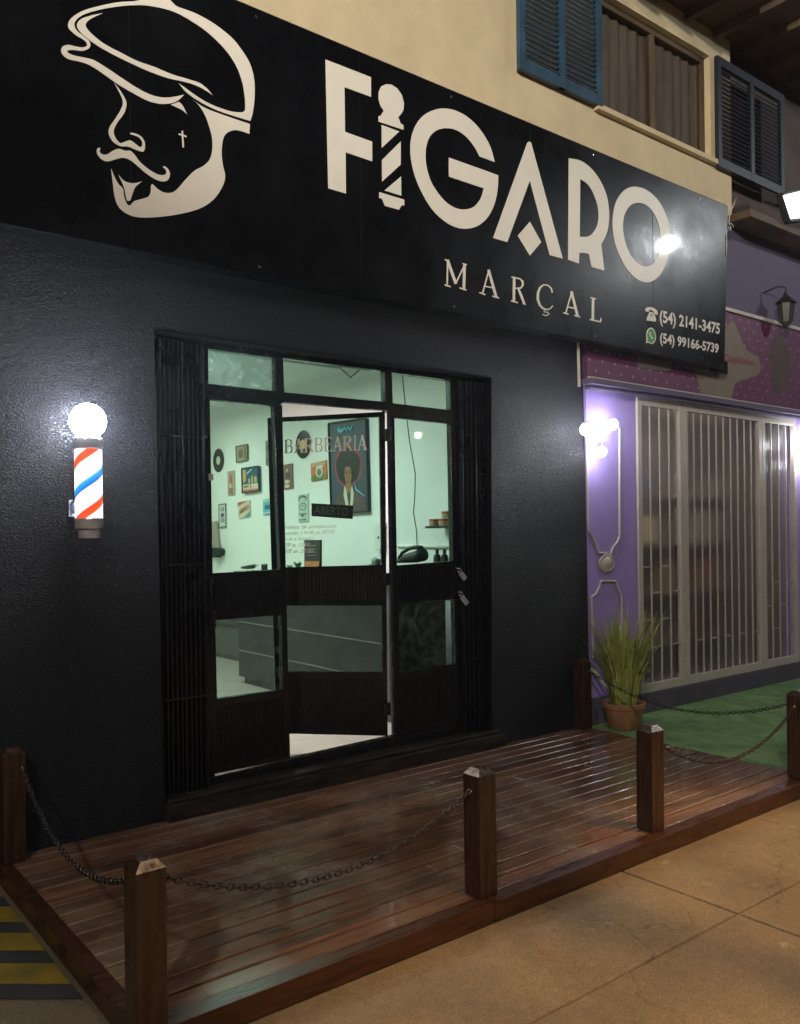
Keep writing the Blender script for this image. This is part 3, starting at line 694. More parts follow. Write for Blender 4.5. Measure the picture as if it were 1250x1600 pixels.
# lettering on the middle leaf glass
def strokes(mb, quad, items, off, dz, depth=.0012):
    """items: list of (polyline in 0..1 space, widths)"""
    for i, (pl, w_) in enumerate(items):
        poly = stroke2d(pl, w_); pts = [quadmap(quad, x, y)+off-dz*(.00012*(i % 5)) for x, y in poly]
        mb.prism([pts], dz*depth)
def glyph(ch):
    T, t = .20, .08; s = .05
    def ser(x, y, w_=.30): return ([(x-w_/2, y), (x+w_/2, y)], s)
    if ch == 'B': return [([(.2,0),(.2,1)],T), ([(.2,.975),(.55,.975),(.75,.88),(.78,.76),(.70,.60),(.52,.52),(.2,.52)],[.05,.05,.14,.18,.14,.05,.05]), ([(.2,.5),(.6,.5),(.82,.40),(.85,.26),(.76,.09),(.55,.025),(.2,.025)],[.05,.05,.15,.19,.15,.05,.05]), ser(.18,.975), ser(.18,.025)]
    if ch == 'A': return [([(.5,.98),(.14,.02)],t), ([(.47,1),(.84,.02)],T), ([(.24,.34),(.70,.34)],.06), ser(.13,.025,.28), ser(.84,.025,.34)]
    if ch == 'R': return [([(.2,0),(.2,1)],T), ([(.2,.975),(.55,.975),(.77,.87),(.79,.74),(.70,.56),(.52,.49),(.2,.49)],[.05,.05,.14,.18,.14,.05,.05]), ([(.48,.49),(.68,.25),(.86,.02)],[.14,.19,.17]), ser(.18,.975), ser(.18,.025,.34), ser(.88,.025,.2)]
    if ch == 'E': return [([(.2,0),(.2,1)],T), ([(.1,.97),(.82,.97)],.06), ([(.1,.03),(.85,.03)],.06), ([(.2,.51),(.62,.51)],.06), ([(.82,.99),(.80,.78)],[.08,.03]), ([(.85,.01),(.86,.25)],[.08,.03]), ([(.62,.63),(.62,.39)],.05)]
    if ch == 'I': return [([(.5,0),(.5,1)],T*1.3), ([(.25,.975),(.75,.975)],s), ([(.25,.025),(.75,.025)],s)]
bb = MB(); Wd = {'B': 1, 'A': 1.08, 'R': 1.06, 'E': .95, 'I': .5}; word = 'BARBEARIA'; tot = sum(Wd[c] for c in word); u = 0
quad = [fb(444,687), fb(574,679.5), fb(574,703), fb(444,708.5)]
for ch in word:
    w_ = Wd[ch]/tot; its = []
    for pl, ww in glyph(ch): its.append(([(u+x*w_*.98, y_) for x, y_ in pl], ww))
    # anisotropic: build polygon in glyph space then scale
    for i, (pl, ww) in enumerate(glyph(ch)):
        poly = stroke2d(pl, ww); bb.prism([[quadmap(quad, u+x*w_*.97, y_)-nB*(.0015+.00012*i) for x, y_ in poly]], nB*.001)
    u += w_
vinylgrey = mat('white_window_lettering', (.80, .74, .70), .5)
bb.build('window_lettering', vinylgrey, doorB)
hrs = MB()
def hq(x0, x1, yt0, yt1, hgt, s=9.615): 
    g_ = lambda x, y_: fb(x/s+430, y_/s+810)
    return [g_(x0, yt0), g_(x1, yt1), g_(x1-2, yt1+hgt), g_(x0-2, yt0+hgt)]
for txt, q in (('Horários de atendimento', hq(62, 920, 103, 82, 60)), ('Segunda: 14:00 as 20:00', hq(45, 893, 200, 172, 68)), ('Terça a Sábado', hq(62, 585, 278, 275, 62)), ('09:00 as 12:00', hq(45, 522, 372, 362, 58)), ('14:00 as 20:00', hq(50, 572, 462, 458, 60))):
    puttext(hrs, txt, q, -nB*.0018, bold=-.004, shear=.25)
hrs.build('opening_hours', vinylgrey, doorB)
# open sign hung inside the pane
ab = thing('open_sign', 'small black sign reading ABERTO hung on the middle door pane', 'sign', fb(518, 800)-nB*.02)
s_ = MB(); s_.prism([[fb(*p)-nB*.012 for p in ((486.5,786.5),(551.5,790),(550.5,811),(486.5,806.5))]], nB*.005); s_.build('sign_plate', M['black'], ab)
s_ = MB(); puttext(s_, 'ABERTO', [fb(*p)-nB*.0125 for p in ((491,790),(544,793),(543.5,806.5),(490.5,803))], bold=.01); s_.build('sign_lettering', mat('dim_teal_letters', (.05, .12, .12), .5), ab)

# ---- interior of the shop
IX0, IX1, IY0, IY1, IZ0, IZ1 = .3, 4.9, TH, 7.6, .118, 3.12
b = MB(); b.box((IX1, IY0, IZ0), (IX1+.12, IY1, IZ1)); b.box((IX0-.12, IY0, IZ0), (IX0, IY1, IZ1)); b.box((IX0-.12, IY1, IZ0), (IX1+.12, IY1+.12, IZ1))
b.box((IX0, IY0-.001, 0.03), (ox0-.0, IY0+.004, IZ1)); b.box((ox1, IY0-.001, .03), (IX1, IY0+.004, IZ1)); b.box((ox0, IY0-.001, zt+.001), (ox1, IY0+.004, IZ1))
b.build('interior_wall', M['innerwall'], shop)
b = MB(); b.box((IX0-.12, IY0-.0, IZ1), (IX1+.12, IY1+.12, IZ1+.08)); b.build('ceiling', M['ceil'], shop)
b = MB(); x = IX0
while x < IX1:
    y_ = DP+.05
    while y_ < IY1:
        b.box((x+.0015, y_+.0015, IZ0-.02), (min(x+.5, IX1)-.0015, min(y_+.5, IY1)-.0015, IZ0)); y_ += .5
    x += .5
b.box((IX0, DP+.05, IZ0-.05), (IX1, IY1, IZ0-.003)); b.build('interior_floor', M['tile'], shop)

# counter along the side wall
CX = 3.82
ct = thing('reception_counter', 'long dark grey counter with drawer lines seen through the lower panes', 'counter', (4.1, 1.5, IZ0))
b = MB(); b.box((CX, .62, IZ0+.06), (CX+.55, 2.98, 1.13)); b.box((CX+.02, .64, IZ0), (CX+.5, 2.9, IZ0+.06)); b.build('body', M['counter'], ct, bevel=.003)
b = MB(); b.box((CX-.03, .58, 1.132), (CX+.60, 3.0, 1.175)); b.build('counter_top', M['countertop'], ct, bevel=.004)
b = MB()
for z in (.42, .69): b.box((CX-.006, .66, z), (CX-.001, 2.96, z+.010))
b.build('drawer_trim', mat('pale_trim', (.45, .45, .42), .3, .3), ct)
cb2 = thing('cabinet', 'low grey cabinet with a white top behind the counter', 'cabinet', (4.6, 4.4, IZ0))
b = MB(); b.box((4.42, 3.3, IZ0+.05), (4.88, 6.4, .60)); b.box((4.44, 3.32, IZ0), (4.86, 6.38, IZ0+.05)); b.build('body', M['cabinet'], cb2, bevel=.003)
b = MB(); b.box((4.39, 3.27, .602), (4.89, 6.43, .66)); b.build('top', M['innerwall'], cb2, bevel=.004)
b = MB()
for y_ in (4.05, 4.85, 5.6): b.box((4.413, y_, .2), (4.418, y_+.01, .58))
b.box((4.405, 3.35, .50), (4.418, 6.35, .515)); b.build('drawer_front', M['counter'], cb2)

# things on the counter (bases at the counter top)
CT = 1.176
def onc(px, X=CX+.3): p = R(px, 870, X); return p.x, p.y
def put(name, label, cat, px, X, parts, group=None):
    x, y_ = onc(px, X); t = thing(name, label, cat, (x, y_, CT), group)
    for nm, prof, m_ in parts:
        b = MB(); b.lathe(prof, (x, y_, CT), 20); b.build(nm, m_, t, smooth=True)
    return t
redlab = flat('bottle_label', (.25, .10, .08))
BX = 4.55
sh2 = MB(); sh2.box((4.3, .17, 1.10), (4.89, .6, 1.175)); tag(sh2.build('side_shelf', M['countertop'], loc=(4.6, .4, 1.1), bevel=.004), 'short black ledge beside the right door pane carrying dark bottles', 'shelf')
for i, (px, lb) in enumerate(((683, 'black bottle with reddish label, left one of the bottles behind the right pane'), (694.5, 'black bottle with dark label, middle one of the bottles behind the right pane'), (707, 'black bottle half hidden by the right door stile'))):
    x, y_ = onc(px, BX); t = thing('bottle', lb, 'bottle', (x, y_, CT), 'dark bottles behind the right door pane')
    b = MB(); b.lathe([(.0, 0), (.030, 0), (.031, .01), (.031, .135), (.024, .16), (.013, .165)], (x, y_, CT), 20); b.build('bottle_body', M['black'], t, smooth=True)
    b = MB(); b.lathe([(.014, .166), (.014, .20), (.011, .205), (.0, .205)], (x, y_, CT), 16); b.build('cap', M['black'], t, smooth=True)
    b = MB(); b.lathe([(.0316, .03), (.0316, .105)], (x, y_, CT), 20, caps=False); b.build('bottle_label', redlab if i == 0 else flat('dim_label', (.08, .06, .06)), t, smooth=True)
# hair dryer lying on the counter behind the right pane
t = thing('clipper_case', 'black clipper case with arched handle behind the right door pane', 'appliance', R(643, 875, CX+.35))
o_ = R(640, 878, CX+.35); yy = Vector((0, -1, 0))
b = MB(); b.tube([o_+yy*-.14+Zv*.02, o_+yy*-.09+Zv*.07, o_+Zv*.105, o_+yy*.08+Zv*.115, o_+yy*.15+Zv*.11], [.012, .014, .015, .016, .018], 10); b.build('handle', M['black'], t, smooth='all')
b = MB(); b.tube([o_+yy*-.15+Zv*.0, o_+yy*-.05+Zv*.025, o_+yy*.08+Zv*.04, o_+yy*.17+Zv*.06], [.012, .035, .045, .05], 12); b.build('body', M['black'], t, smooth='all')
# card display, plants, canisters behind the middle pane
t = thing('card_display', 'dark upright display card standing on the counter behind the middle pane', 'display card', R(488, 885, CX+.12))
q = [R(*p, CX+.12) for p in ((475.5,844),(500,843.5),(500,886),(475.5,886))]
b = MB(); b.prism([q], Xv*.02); b.build('card', flat('display_black', (.03, .03, .028)), t)
q2 = [R(*p, CX+.118) for p in ((477,877),(499,877),(499,886),(477,886))]; b = MB(); b.prism([q2], Xv*-.003); b.build('orange_band', flat('orange_card', (.45, .17, .06)), t)
b = MB()
for k, yy_ in enumerate((852, 857, 862, 867)): b.prism([[R(*p, CX+.118) for p in ((480,yy_),(495,yy_),(495,yy_+1.6),(480,yy_+1.6))]], Xv*-.002)
b.build('printed_lines', flat('print_grey', (.16, .15, .13)), t)
for px, s, lb in ((453, .8, 'tiny succulent in white pot by the left edge of the middle pane'), (465.5, 1.15, 'small green succulent in white pot beside the dark display card')):
    c0 = R(px, 886, CX+.1); c0.z = CT; t = thing('potted_succulent', lb, 'plant', c0, 'small potted plants on the counter')
    b = MB(); b.lathe([(0, 0), (.022*s, 0), (.03*s, .04*s), (.027*s, .04*s), (.0, .036*s)], c0, 16); b.build('pot', M['innerwall'], t, smooth=True)
    b = MB()
    for k in range(16):
        a = k*2.4; l_ = .055*s*random.uniform(.7, 1.2); tip = c0+Vector((math.cos(a)*l_*.6, math.sin(a)*l_*.6, .04*s+l_*random.uniform(.5, 1))); base = c0+Zv*.036*s
        b.tube([base, base.lerp(tip, .5)+Zv*.006, tip], [.004, .009*s, .001], 5)
    b.build('leaves', flat('succulent_green', (.03, .12, .04)), t, smooth='all')
put('canister', 'dark steel canister on the counter beside the middle door stile', 'canister', 589, CX+.25,
    [('canister_body', [(0, 0), (.045, 0), (.045, .12), (.0, .12)], mat('grey_steel', (.25, .26, .26), .3, .8)), ('canister_lid', [(.047, .121), (.047, .135), (.02, .15), (0, .15)], M['chrome'])])
put('white_cup', 'small white cup left of the steel canister on the counter', 'cup', 579, CX+.3, [('cup_body', [(0, 0), (.018, 0), (.024, .09), (.022, .09), (.016, .01), (0, .01)], M['innerwall'])])
put('black_jar', 'small black jar near the left edge of the counter', 'jar', 413, CX+.2, [('jar_body', [(0, 0), (.03, 0), (.03, .05), (0, .05)], M['black']), ('lid', [(.031, .051), (.031, .062), (0, .062)], M['cabinet'])])
c0 = R(388, 886, CX+.25); c0.z = CT; t = thing('hand_clipper', 'black clipper lying on the counter behind the left door pane', 'clipper', c0)
b = MB(); b.tube([c0+Vector((0, .14, .012)), c0+Vector((0, .02, .018)), c0+Vector((0, -.10, .028)), c0+Vector((0, -.16, .04))], [.010, .02, .022, .012], 10); b.build('body', M['black'], t, smooth='all')
b = MB(); b.box(c0+Vector((-.015, -.185, .032)), c0+Vector((.015, -.16, .044))); b.build('blade', M['chrome'], t)

# shelf with jars on the side wall at the right pane
WS = IX1-.001
def W(px, py): return R(px, py, WS)
p0 = W(667, 824); pz = p0.z
sh = thing('wall_shelf', 'small dark wall shelf carrying jars behind the right door pane', 'shelf', (4.78, .9, pz))
b = MB(); ps = R(667, 822, IX1-.2); b.box((IX1-.22, .30, ps.z-.02), (IX1-.001, ps.y, ps.z)); b.build('board', M['black'], sh, bevel=.002)
b = MB(); b.prism([[Vector((IX1-.01, .8, ps.z-.02)), Vector((IX1-.2, .8, ps.z-.02)), Vector((IX1-.01, .8, ps.z-.2))]], Yv*.012); b.build('bracket', M['black'], sh)
shz = ps.z
for px, dz, lb in ((679, 0, 'tan jar with red lid, left one on the wall shelf'), (694, 0, 'tan jar with red lid on the shelf, near the door stile'), (699, .062, 'tan jar with red lid stacked on top of another jar')):
    c0 = R(px, 820, IX1-.11); c0.z = shz+dz+.001; t = thing('jar', lb, 'jar', c0, 'pomade jars on the wall shelf')
    b = MB(); b.lathe([(0, 0), (.045, 0), (.047, .005), (.047, .040), (0, .040)], c0, 20); b.build('jar_body', flat('jar_tan', (.50, .33, .20)), t, smooth=True)
    b = MB(); b.lathe([(.049, .041), (.049, .059), (0, .060)], c0, 20); b.build('lid', flat('jar_red', (.45, .09, .05)), t, smooth=True)

# cable hanging down the wall, pipe along it, switch box
b = MB(); b.tube([W(627, 560), W(630, 600), W(634, 640), W(640, 690), W(649, 740), W(648, 780), W(646, 800), W(651, 830), W(652, 865)], .006, 6)
tag(b.build('hanging_cable', flat('cable_grey', (.10, .12, .11)), loc=W(652, 865), smooth='all'), 'thin dark cable hanging down the wall behind the right door pane', 'cable')
b = MB(); b.tube([R(621, 853, IX1-.012), R(640, 853.5, IX1-.012), R(720, 855, IX1-.012)], .014, 8)
tag(b.build('wall_conduit', M['innerwall'], loc=R(640, 854, IX1), smooth='all'), 'white conduit pipe running level along the wall above the bottles', 'pipe')
t = thing('fuse_box', 'pale grey box on the wall left of the middle door stile', 'box', W(590, 845))
b = MB(); b.prism([[R(*p, IX1-.06) for p in ((585,818),(596,816),(596,858),(585,859))]], Xv*.058); b.build('box_body', M['ceil'], t, bevel=.003)
b = MB(); b.box(R(590, 838, IX1-.07), R(592, 842, IX1-.061)); b.build('latch', M['black'], t)

# ceiling tube light fixture
t = thing('tube_light', 'ceiling tube light fixture seen through the middle transom', 'ceiling light', (3.6, 3.2, IZ1))
c0 = Q(503, 569, IZ1-.06); 
b = MB(); b.box((c0.x-.7, c0.y-.05, IZ1-.06), (c0.x+.25, c0.y+.05, IZ1-.002)); b.build('housing', M['cabinet'], t, bevel=.004)
b = MB(); b.tube([(c0.x-.66, c0.y, IZ1-.075), (c0.x+.2, c0.y, IZ1-.075)], .013, 10); b.build('tube', mat('unlit_tube', (.5, .52, .5), .4), t, smooth='all')
b = MB(); b.tube([(c0.x+.2, c0.y, IZ1-.07), (c0.x+.28, c0.y-.05, IZ1-.16), (c0.x+.36, c0.y-.1, IZ1-.08)], .006, 6); b.build('wire', M['black'], t, smooth='all')

# ---- wall decorations on the side wall
def record(px, py, rx, ry, label, lm):
    c0 = W(px, py); rad = ry/(F_/((c0-CAM).dot(FW))); t = thing('vinyl_record', label, 'record', c0, 'vinyl records on the shop wall')
    b = MB(); b.lathe([(0, -.004), (rad, -.004), (rad, 0), (0, 0)], c0-Xv*.004, 36, axis='x', caps=False); b.build('disc', M['vinyl'], t)
    b = MB(); b.lathe([(0, -.0065), (rad*.36, -.0065), (rad*.36, -.005)], c0-Xv*.004, 28, axis='x', caps=False); b.build('centre_label', lm, t)
    b = MB()
    for k in (.5, .65, .8, .93):
        b.lathe([(rad*k, -.005), (rad*k+.002, -.0052), (rad*k+.004, -.005)], c0-Xv*.004, 36, axis='x', caps=False)
    b.build('grooves', flat('groove_grey', (.05, .05, .05), .3), t)
record(342, 719.5, 8, 18.5, 'black record with green label at the left end of the shop wall', M['reclabel'])
record(474.5, 694.5, 11.5, 22, 'black record with orange label behind the word on the door', M['reclabel2'])
GP = 'small pictures on the shop wall'
def poster(quad_px, label, bgc, shapes, frame=None, th=.015, name='wall_picture', cat='picture', group=GP):
    """shapes: list of (polygon in 0..1 u,v, colour name, rgb)"""
    q = [W(*p)-Xv*th for p in quad_px]; cen = (q[0]+q[2])/2; t = thing(name, label, cat, cen, group)
    b = MB(); b.prism([q], Xv*(th-.001)); b.build('picture_board', bgc, t)
    if frame:
        b = MB()
        for i in range(4): b.tube([q[i]-Xv*.003, q[(i+1) % 4]-Xv*.003], .012 if frame is True else frame, 4)
        b.build('picture_frame', M['black'], t)
    cols = {}
    for k, (poly, nm, rgb) in enumerate(shapes): cols.setdefault((nm, rgb), []).append((k, poly))
    for (nm, rgb), ps_ in cols.items():
        b = MB()
        for k, poly in ps_: b.prism([[quadmap(q, u_, v_)-Xv*(.0015+.0006*k) for u_, v_ in poly]], Xv*.0005)
        b.build('printed_shape', flat(nm, rgb), t)
    return t
rc = lambda x0, y0, x1, y1: [(x0, y0), (x1, y0), (x1, y1), (x0, y1)]
def ell(cx, cy, rx, ry, n=20, a0=0, a1=2*PI): return [(cx+rx*math.cos(a0+(a1-a0)*k/n), cy+ry*math.sin(a0+(a1-a0)*k/n)) for k in range(n if abs(a1-a0-2*PI) < 1e-6 else n+1)]
poster([(370.5,698),(388.5,694.5),(389,719),(371.5,723)], 'small square beige picture above the colourful framed one', flat('pic_beige', (.33, .29, .20)), [(ell(.4, .5, .22, .28), 'pic_brown', (.16, .12, .08)), (rc(.72, .1, .86, .9), 'pic_brown', (.16, .12, .08))], .006)
poster([(357,737),(367.5,735),(368,773),(357.5,774.5)], 'narrow pinkish picture to the right of and below the left record', flat('pic_pink', (.45, .33, .25)), [(ell(.5, .6, .25, .25), 'pic_red', (.40, .12, .10)), (rc(.2, .05, .8, .3), 'pic_redb', (.32, .15, .12)), (ell(.45, .4, .15, .12), 'pic_cream', (.62, .5, .38))])
poster([(381.5,732.5),(407.5,728.5),(408.5,767),(382.5,770.5)], 'largest small picture, colourful billboard scene in a thick black frame', flat('pic_teal', (.03, .10, .13)), [(rc(.03, .02, .97, .33), 'pic_cream', (.62, .5, .38)), (rc(.03, .02, .97, .11), 'pic_red', (.40, .12, .10)), (rc(.48, .12, .52, .33), 'pic_brown', (.16, .12, .08)), ([(.06, .95), (.26, .9), (.24, .5), (.12, .38), (.05, .55)], 'pic_orange', (.55, .30, .16)), ([(.3, .72), (.62, .9), (.62, .96), (.3, .8)], 'pic_sky', (.25, .55, .6)), (rc(.40, .36, .5, .55), 'pic_tan', (.5, .4, .2)), (rc(.58, .36, .68, .65), 'pic_tan', (.5, .4, .2)), (rc(.76, .36, .9, .6), 'pic_tan', (.5, .4, .2)), (rc(.1, .2, .4, .27), 'pic_brown', (.16, .12, .08))], .009, th=.03)
poster([(416.5,689),(425,687),(425.5,726),(417,728)], 'grey picture half hidden by the open door leaf', flat('pic_grey', (.20, .19, .17)), [(ell(.5, .7, .3, .12), 'pic_dark', (.08, .07, .07)), (rc(.2, .1, .8, .3), 'pic_dark', (.08, .07, .07))])
poster([(344,788.5),(354.5,787),(355,822.5),(344.5,824)], 'narrow white picture with dark frame above the leather strop', flat('pic_white', (.60, .62, .60)), [(ell(.5, .78, .26, .09), 'pic_dark', (.08, .07, .07)), (ell(.5, .78, .14, .05), 'pic_white', (.6, .62, .6)), (ell(.5, .52, .26, .09), 'pic_dark', (.08, .07, .07)), (ell(.5, .30, .26, .09), 'pic_dark', (.08, .07, .07)), (ell(.5, .3, .14, .05), 'pic_white', (.6, .62, .6))], .005)
tpo = poster([(373,785),(392,781.5),(392.5,807),(374,810)], 'small red cream and blue picture reading AMERICA', flat('pic_cream', (.62, .5, .38)), [([(0, 1), (.85, 1), (0, .72)], 'pic_red', (.40, .12, .10)), ([(.45, .0), (1, 0), (1, .3)], 'pic_blue', (.08, .28, .38))])
b = MB(); puttext(b, 'AMERICA', [W(*p)-Xv*.019 for p in ((375.5,797),(391,787),(391.3,794.5),(375.8,804.5))], bold=.02); b.build('picture_lettering', flat('pic_ochre', (.36, .17, .06)), tpo)
poster([(412.5,781),(424,779),(424.5,803),(413,805)], 'light blue picture half hidden by the open door leaf', flat('pic_cyan', (.12, .42, .50)), [(rc(0, .85, 1, .93), 'pic_white', (.6, .62, .6)), (rc(0, .08, 1, .15), 'pic_white', (.6, .62, .6)), (rc(.3, .35, .9, .62), 'pic_navy', (.04, .12, .2))])
poster([(445,726.5),(458,724),(459,763),(445.5,765)], 'narrow dark red picture beside the left edge of the middle pane', flat('pic_plum', (.20, .10, .09)), [(ell(.4, .75, .14, .08), 'pic_tan', (.5, .4, .2)), (ell(.5, .5, .3, .18), 'pic_dark', (.08, .07, .07)), (ell(.4, .3, .3, .08), 'pic_cream', (.62, .5, .38)), (ell(.4, .12, .3, .08), 'pic_cream', (.62, .5, .38))])
poster([(487,724.5),(511,719),(512.5,748),(488.5,752.5)], 'orange and green picture with a white figure right of the orange label record', flat('pic_vermil', (.55, .16, .06)), [(rc(0, 0, 1, .28), 'pic_olive', (.14, .17, .06)), (rc(0, .78, 1, 1), 'pic_orange', (.55, .30, .16)), (ell(.55, .45, .22, .30), 'pic_white', (.6, .62, .6)), (ell(.55, .42, .14, .2), 'pic_olive', (.14, .17, .06)), (ell(.6, .72, .25, .07), 'pic_white', (.6, .62, .6))])
poster([(467,773.5),(482.5,771),(483,814),(468,816)], 'narrow pale picture with an oval drawing left of the black door sign', flat('pic_pale', (.48, .55, .50)), [(ell(.5, .84, .42, .12), 'pic_dgreen', (.10, .16, .14)), (ell(.5, .80, .30, .08), 'pic_pale', (.48, .55, .5)), (ell(.5, .55, .36, .14), 'pic_dgreen', (.10, .16, .14)), (ell(.5, .55, .28, .105), 'pic_pale', (.48, .55, .5)), (ell(.5, .57, .08, .04), 'pic_dgreen', (.10, .16, .14)), (rc(.15, .26, .85, .30), 'pic_dgreen', (.1, .16, .14)), (rc(.35, .18, .6, .26), 'pic_dgreen', (.1, .16, .14)), (rc(.12, .06, .88, .09), 'pic_dgreen', (.1, .16, .14))])
# large framed portrait print: plain generic figure
hair = [(.50+.315*math.cos(a)*(1+.05*math.sin(5*a)), .515+.20*math.sin(a)*(1+.04*math.sin(7*a))) for a in [2*PI*k/36 for k in range(36)]]
halo = [(.50+.355*math.cos(a), .505+.225*math.sin(a)) for a in [2*PI*k/36 for k in range(36)]]
halo_in = [(.50+.33*math.cos(a), .50+.205*math.sin(a)) for a in [2*PI*k/36 for k in range(36)]]
face = [(.41,.49),(.46,.505),(.55,.50),(.585,.46),(.585,.38),(.555,.31),(.50,.28),(.45,.30),(.415,.36),(.40,.43)]
poster([(517.5,662.5),(576,654),(580,799),(522,803)], 'large framed poster of a person with round dark hair and red glow', flat('poster_blue', (.045, .060, .085)),
    [(halo, 'poster_red', (.45, .03, .04)), (halo_in, 'poster_navy', (.03, .045, .07)), (hair, 'poster_black', (.012, .011, .010)), ([(.44,.34),(.56,.34),(.58,.22),(.42,.22)], 'poster_skin', (.26, .14, .06)), (face, 'poster_skin', (.26, .14, .06)),
     ([(.10,.0),(.12,.14),(.24,.21),(.42,.27),(.50,.10),(.58,.27),(.80,.20),(.94,.12),(.96,.0)], 'poster_jacket', (.09, .06, .055)),
     ([(.40,.30),(.43,.27),(.50,.06),(.44,.02),(.36,.2)], 'poster_shirt', (.55, .50, .40)), ([(.60,.29),(.57,.26),(.53,.05),(.58,.03),(.64,.2)], 'poster_shirt', (.55, .50, .40)),
     (ell(.455, .435, .026, .008), 'poster_black', (.012, .011, .010)), (ell(.545, .435, .026, .008), 'poster_black', (.012, .011, .010)), (rc(.425, .452, .485, .459), 'poster_black', (.012, .011, .010)), (rc(.52, .452, .575, .459), 'poster_black', (.012, .011, .010)),
     ([(.49,.43),(.52,.37),(.475,.372)], 'poster_shade', (.15, .075, .03)), (ell(.50, .335, .04, .009), 'poster_lip', (.2, .06, .04)),
     ([(.66,.33),(.70,.24),(.93,.16),(.93,.17),(.72,.255)], 'poster_sky', (.15, .4, .5)),
     ([(.26,.93),(.30,.95),(.29,.90),(.33,.94),(.36,.90),(.40,.94),(.42,.91),(.46,.945),(.50,.905),(.54,.945),(.60,.91),(.66,.95),(.67,.935),(.60,.885),(.54,.92),(.50,.885),(.46,.92),(.40,.89),(.33,.88),(.26,.90)], 'poster_cyan', (.08, .38, .50))],
    .012, th=.03, name='framed_poster', cat='poster', group=None)
# strop board with black holder at the left
t = thing('razor_strop', 'beige strap on a black holder hanging by the left edge of the left pane', 'strop', W(342, 845))
b = MB(); b.prism([[W(*p)-Xv*.05 for p in ((335.5,815),(342.5,814.5),(346,857),(338,857.5))]], Xv*.03); b.build('strap', flat('strap_beige', (.36, .31, .25)), t, bevel=.003)
b = MB(); b.prism([[W(*p)-Xv*.09 for p in ((332.5,862),(338,855.5),(349,856),(353,859),(352,868),(348,866),(347.5,871),(342,871),(341,863),(336,864))]], Xv*.08); b.build('holder', M['black'], t, bevel=.004)

# ================================================================== SHOP SIGN
SY = -.15
sg = thing('shop_sign', 'long black sign board with cream FIGARO lettering and bearded face emblem', 'sign', (4, SY, 3.7))
stz = P(780, 170, SY).z; sbz = (P(903, 528, SY).z+P(1133, 577, SY).z)/2
tl, tr_ = P(-140, -214, SY), P(1137.5, 322, SY); br_, bl_ = P(1132, 577, SY), P(-140, 0, SY)
x0 = -.9; seamx = (1.62, 3.05, 4.55, 6.0); top = lambda x: stz; 
q = [Vector((x0, SY, stz)), Vector((tr_.x, SY, tr_.z)), Vector((br_.x, SY, br_.z)), Vector((P(903, 528, SY).x, SY, P(903, 528, SY).z)), Vector((x0, SY, sbz))]
b = MB(); b.prism([q], Yv*.12); b.build('sign_board', M['sign'], sg, bevel=.003)
b = MB(); b.tube([Vector((x0, SY+.02, stz+.008)), Vector((tr_.x, SY+.02, tr_.z+.008))], .008, 6); b.build('sign_edge', M['blackmetal'], sg)
b = MB()
for x in (.2, 2.2, 4.2, 6.2): b.box((x, SY+.12, sbz+.1), (x+.05, -.001, sbz+.15)); b.box((x, SY+.12, stz-.15), (x+.05, -.001, stz-.10))
b.build('wall_bracket', M['blackmetal'], sg)
seamm = mat('seam_black', (.003, .003, .004), .5)
for x in seamx: b = MB(); b.box((x, SY-.0012, sbz+.004), (x+.004, SY-.0002, stz-.004)); b.build('panel_seam', seamm, sg)
b = MB()
for x in (.9, 2.35, 3.8, 5.25, 6.7):
    for z in (sbz+.05, stz-.05): b.lathe([(0, -.004), (.007, -.003), (.009, 0)], (x, SY, z), 10, axis='y', caps=False)
b.build('fixing_screws', M['hook'], sg)
def sfp(p): return P(p[0], p[1], SY-.003)
def vinyl(loops, name='letter', m_='signletter', off=0.0, parent=sg):
    b = MB(); b.prism([[sfp(p)-Yv*off for p in l] for l in loops], Yv*.0022); return b.build(name, M[m_], parent)
c2 = lambda pts: crop(pts, 3.906, 480, 60)
c3 = lambda pts: crop(pts, 2.976, 740, 180)
vinyl([c2([(112,128),(390,237),(390,357),(228,297),(231,570),(397,630),(397,750),(235,695),(237,947),(129,915)])])
b = MB()
for l in ([(468,440),(448,412),(436,370),(437,325),(453,292),(482,279),(515,282),(550,305),(578,345),(591,395),(588,435),(575,460),(556,480),(570,518),(588,530),(588,558),(436,508),(436,475),(450,470)],
          [(455,528),(562,568),(456,667)], [(571,628),(571,770),(458,873),(457,742)], [(573,842),(575,960),(472,928)],
          [(440,938),(593,984),(593,1020),(577,1018),(560,1046),(475,1022),(458,980),(440,972)]):
    b.prism([[sfp(p) for p in c2(l)]], Yv*.0022)
b.build('letter', M['signletter'], sg)
vinyl([spline(c2([(1145,755,'c'),(1120,665),(1080,590),(1030,525),(970,473),(900,438),(830,427),(770,438),(710,470),(665,525),(637,600),(630,680),(640,770),(665,860),(705,950),(760,1040),(830,1110),(900,1150),(970,1162),(1040,1145),(1100,1095),(1140,1020),(1162,930),(1167,835,'c'),(865,727,'c'),(865,843,'c'),(1078,915,'c'),(1060,975),(1020,1025),(970,1043),(915,1038),(855,1005),(800,945),(755,870),(730,790),(723,710),(732,640),(760,585),(805,555),(860,548),(915,562),(970,600),(1020,660),(1052,720,'c')]), 3)])
b = MB()
for l in ([(258,122),(268,128),(415,667),(354,650),(262,303),(157,590),(91,571),(250,128)], [(262,495),(315,590),(262,653),(206,560)]): b.prism([[sfp(p) for p in c3(l)]], Yv*.0022)
b.build('letter', M['signletter'], sg)
vinyl([spline(c3([(443,200,'c'),(500,212),(550,250),(590,305),(618,370),(630,440),(628,510),(615,560),(594,600,'c'),(608,722,'c'),(549,706,'c'),(537,645,'c'),(515,640),(492,641,'c'),(490,690,'c'),(440,672,'c')]), 3),
       spline(c3([(496,297,'c'),(530,320),(558,365),(578,425),(581,480),(572,520),(550,553),(525,565),(494,565,'c')]), 3)])
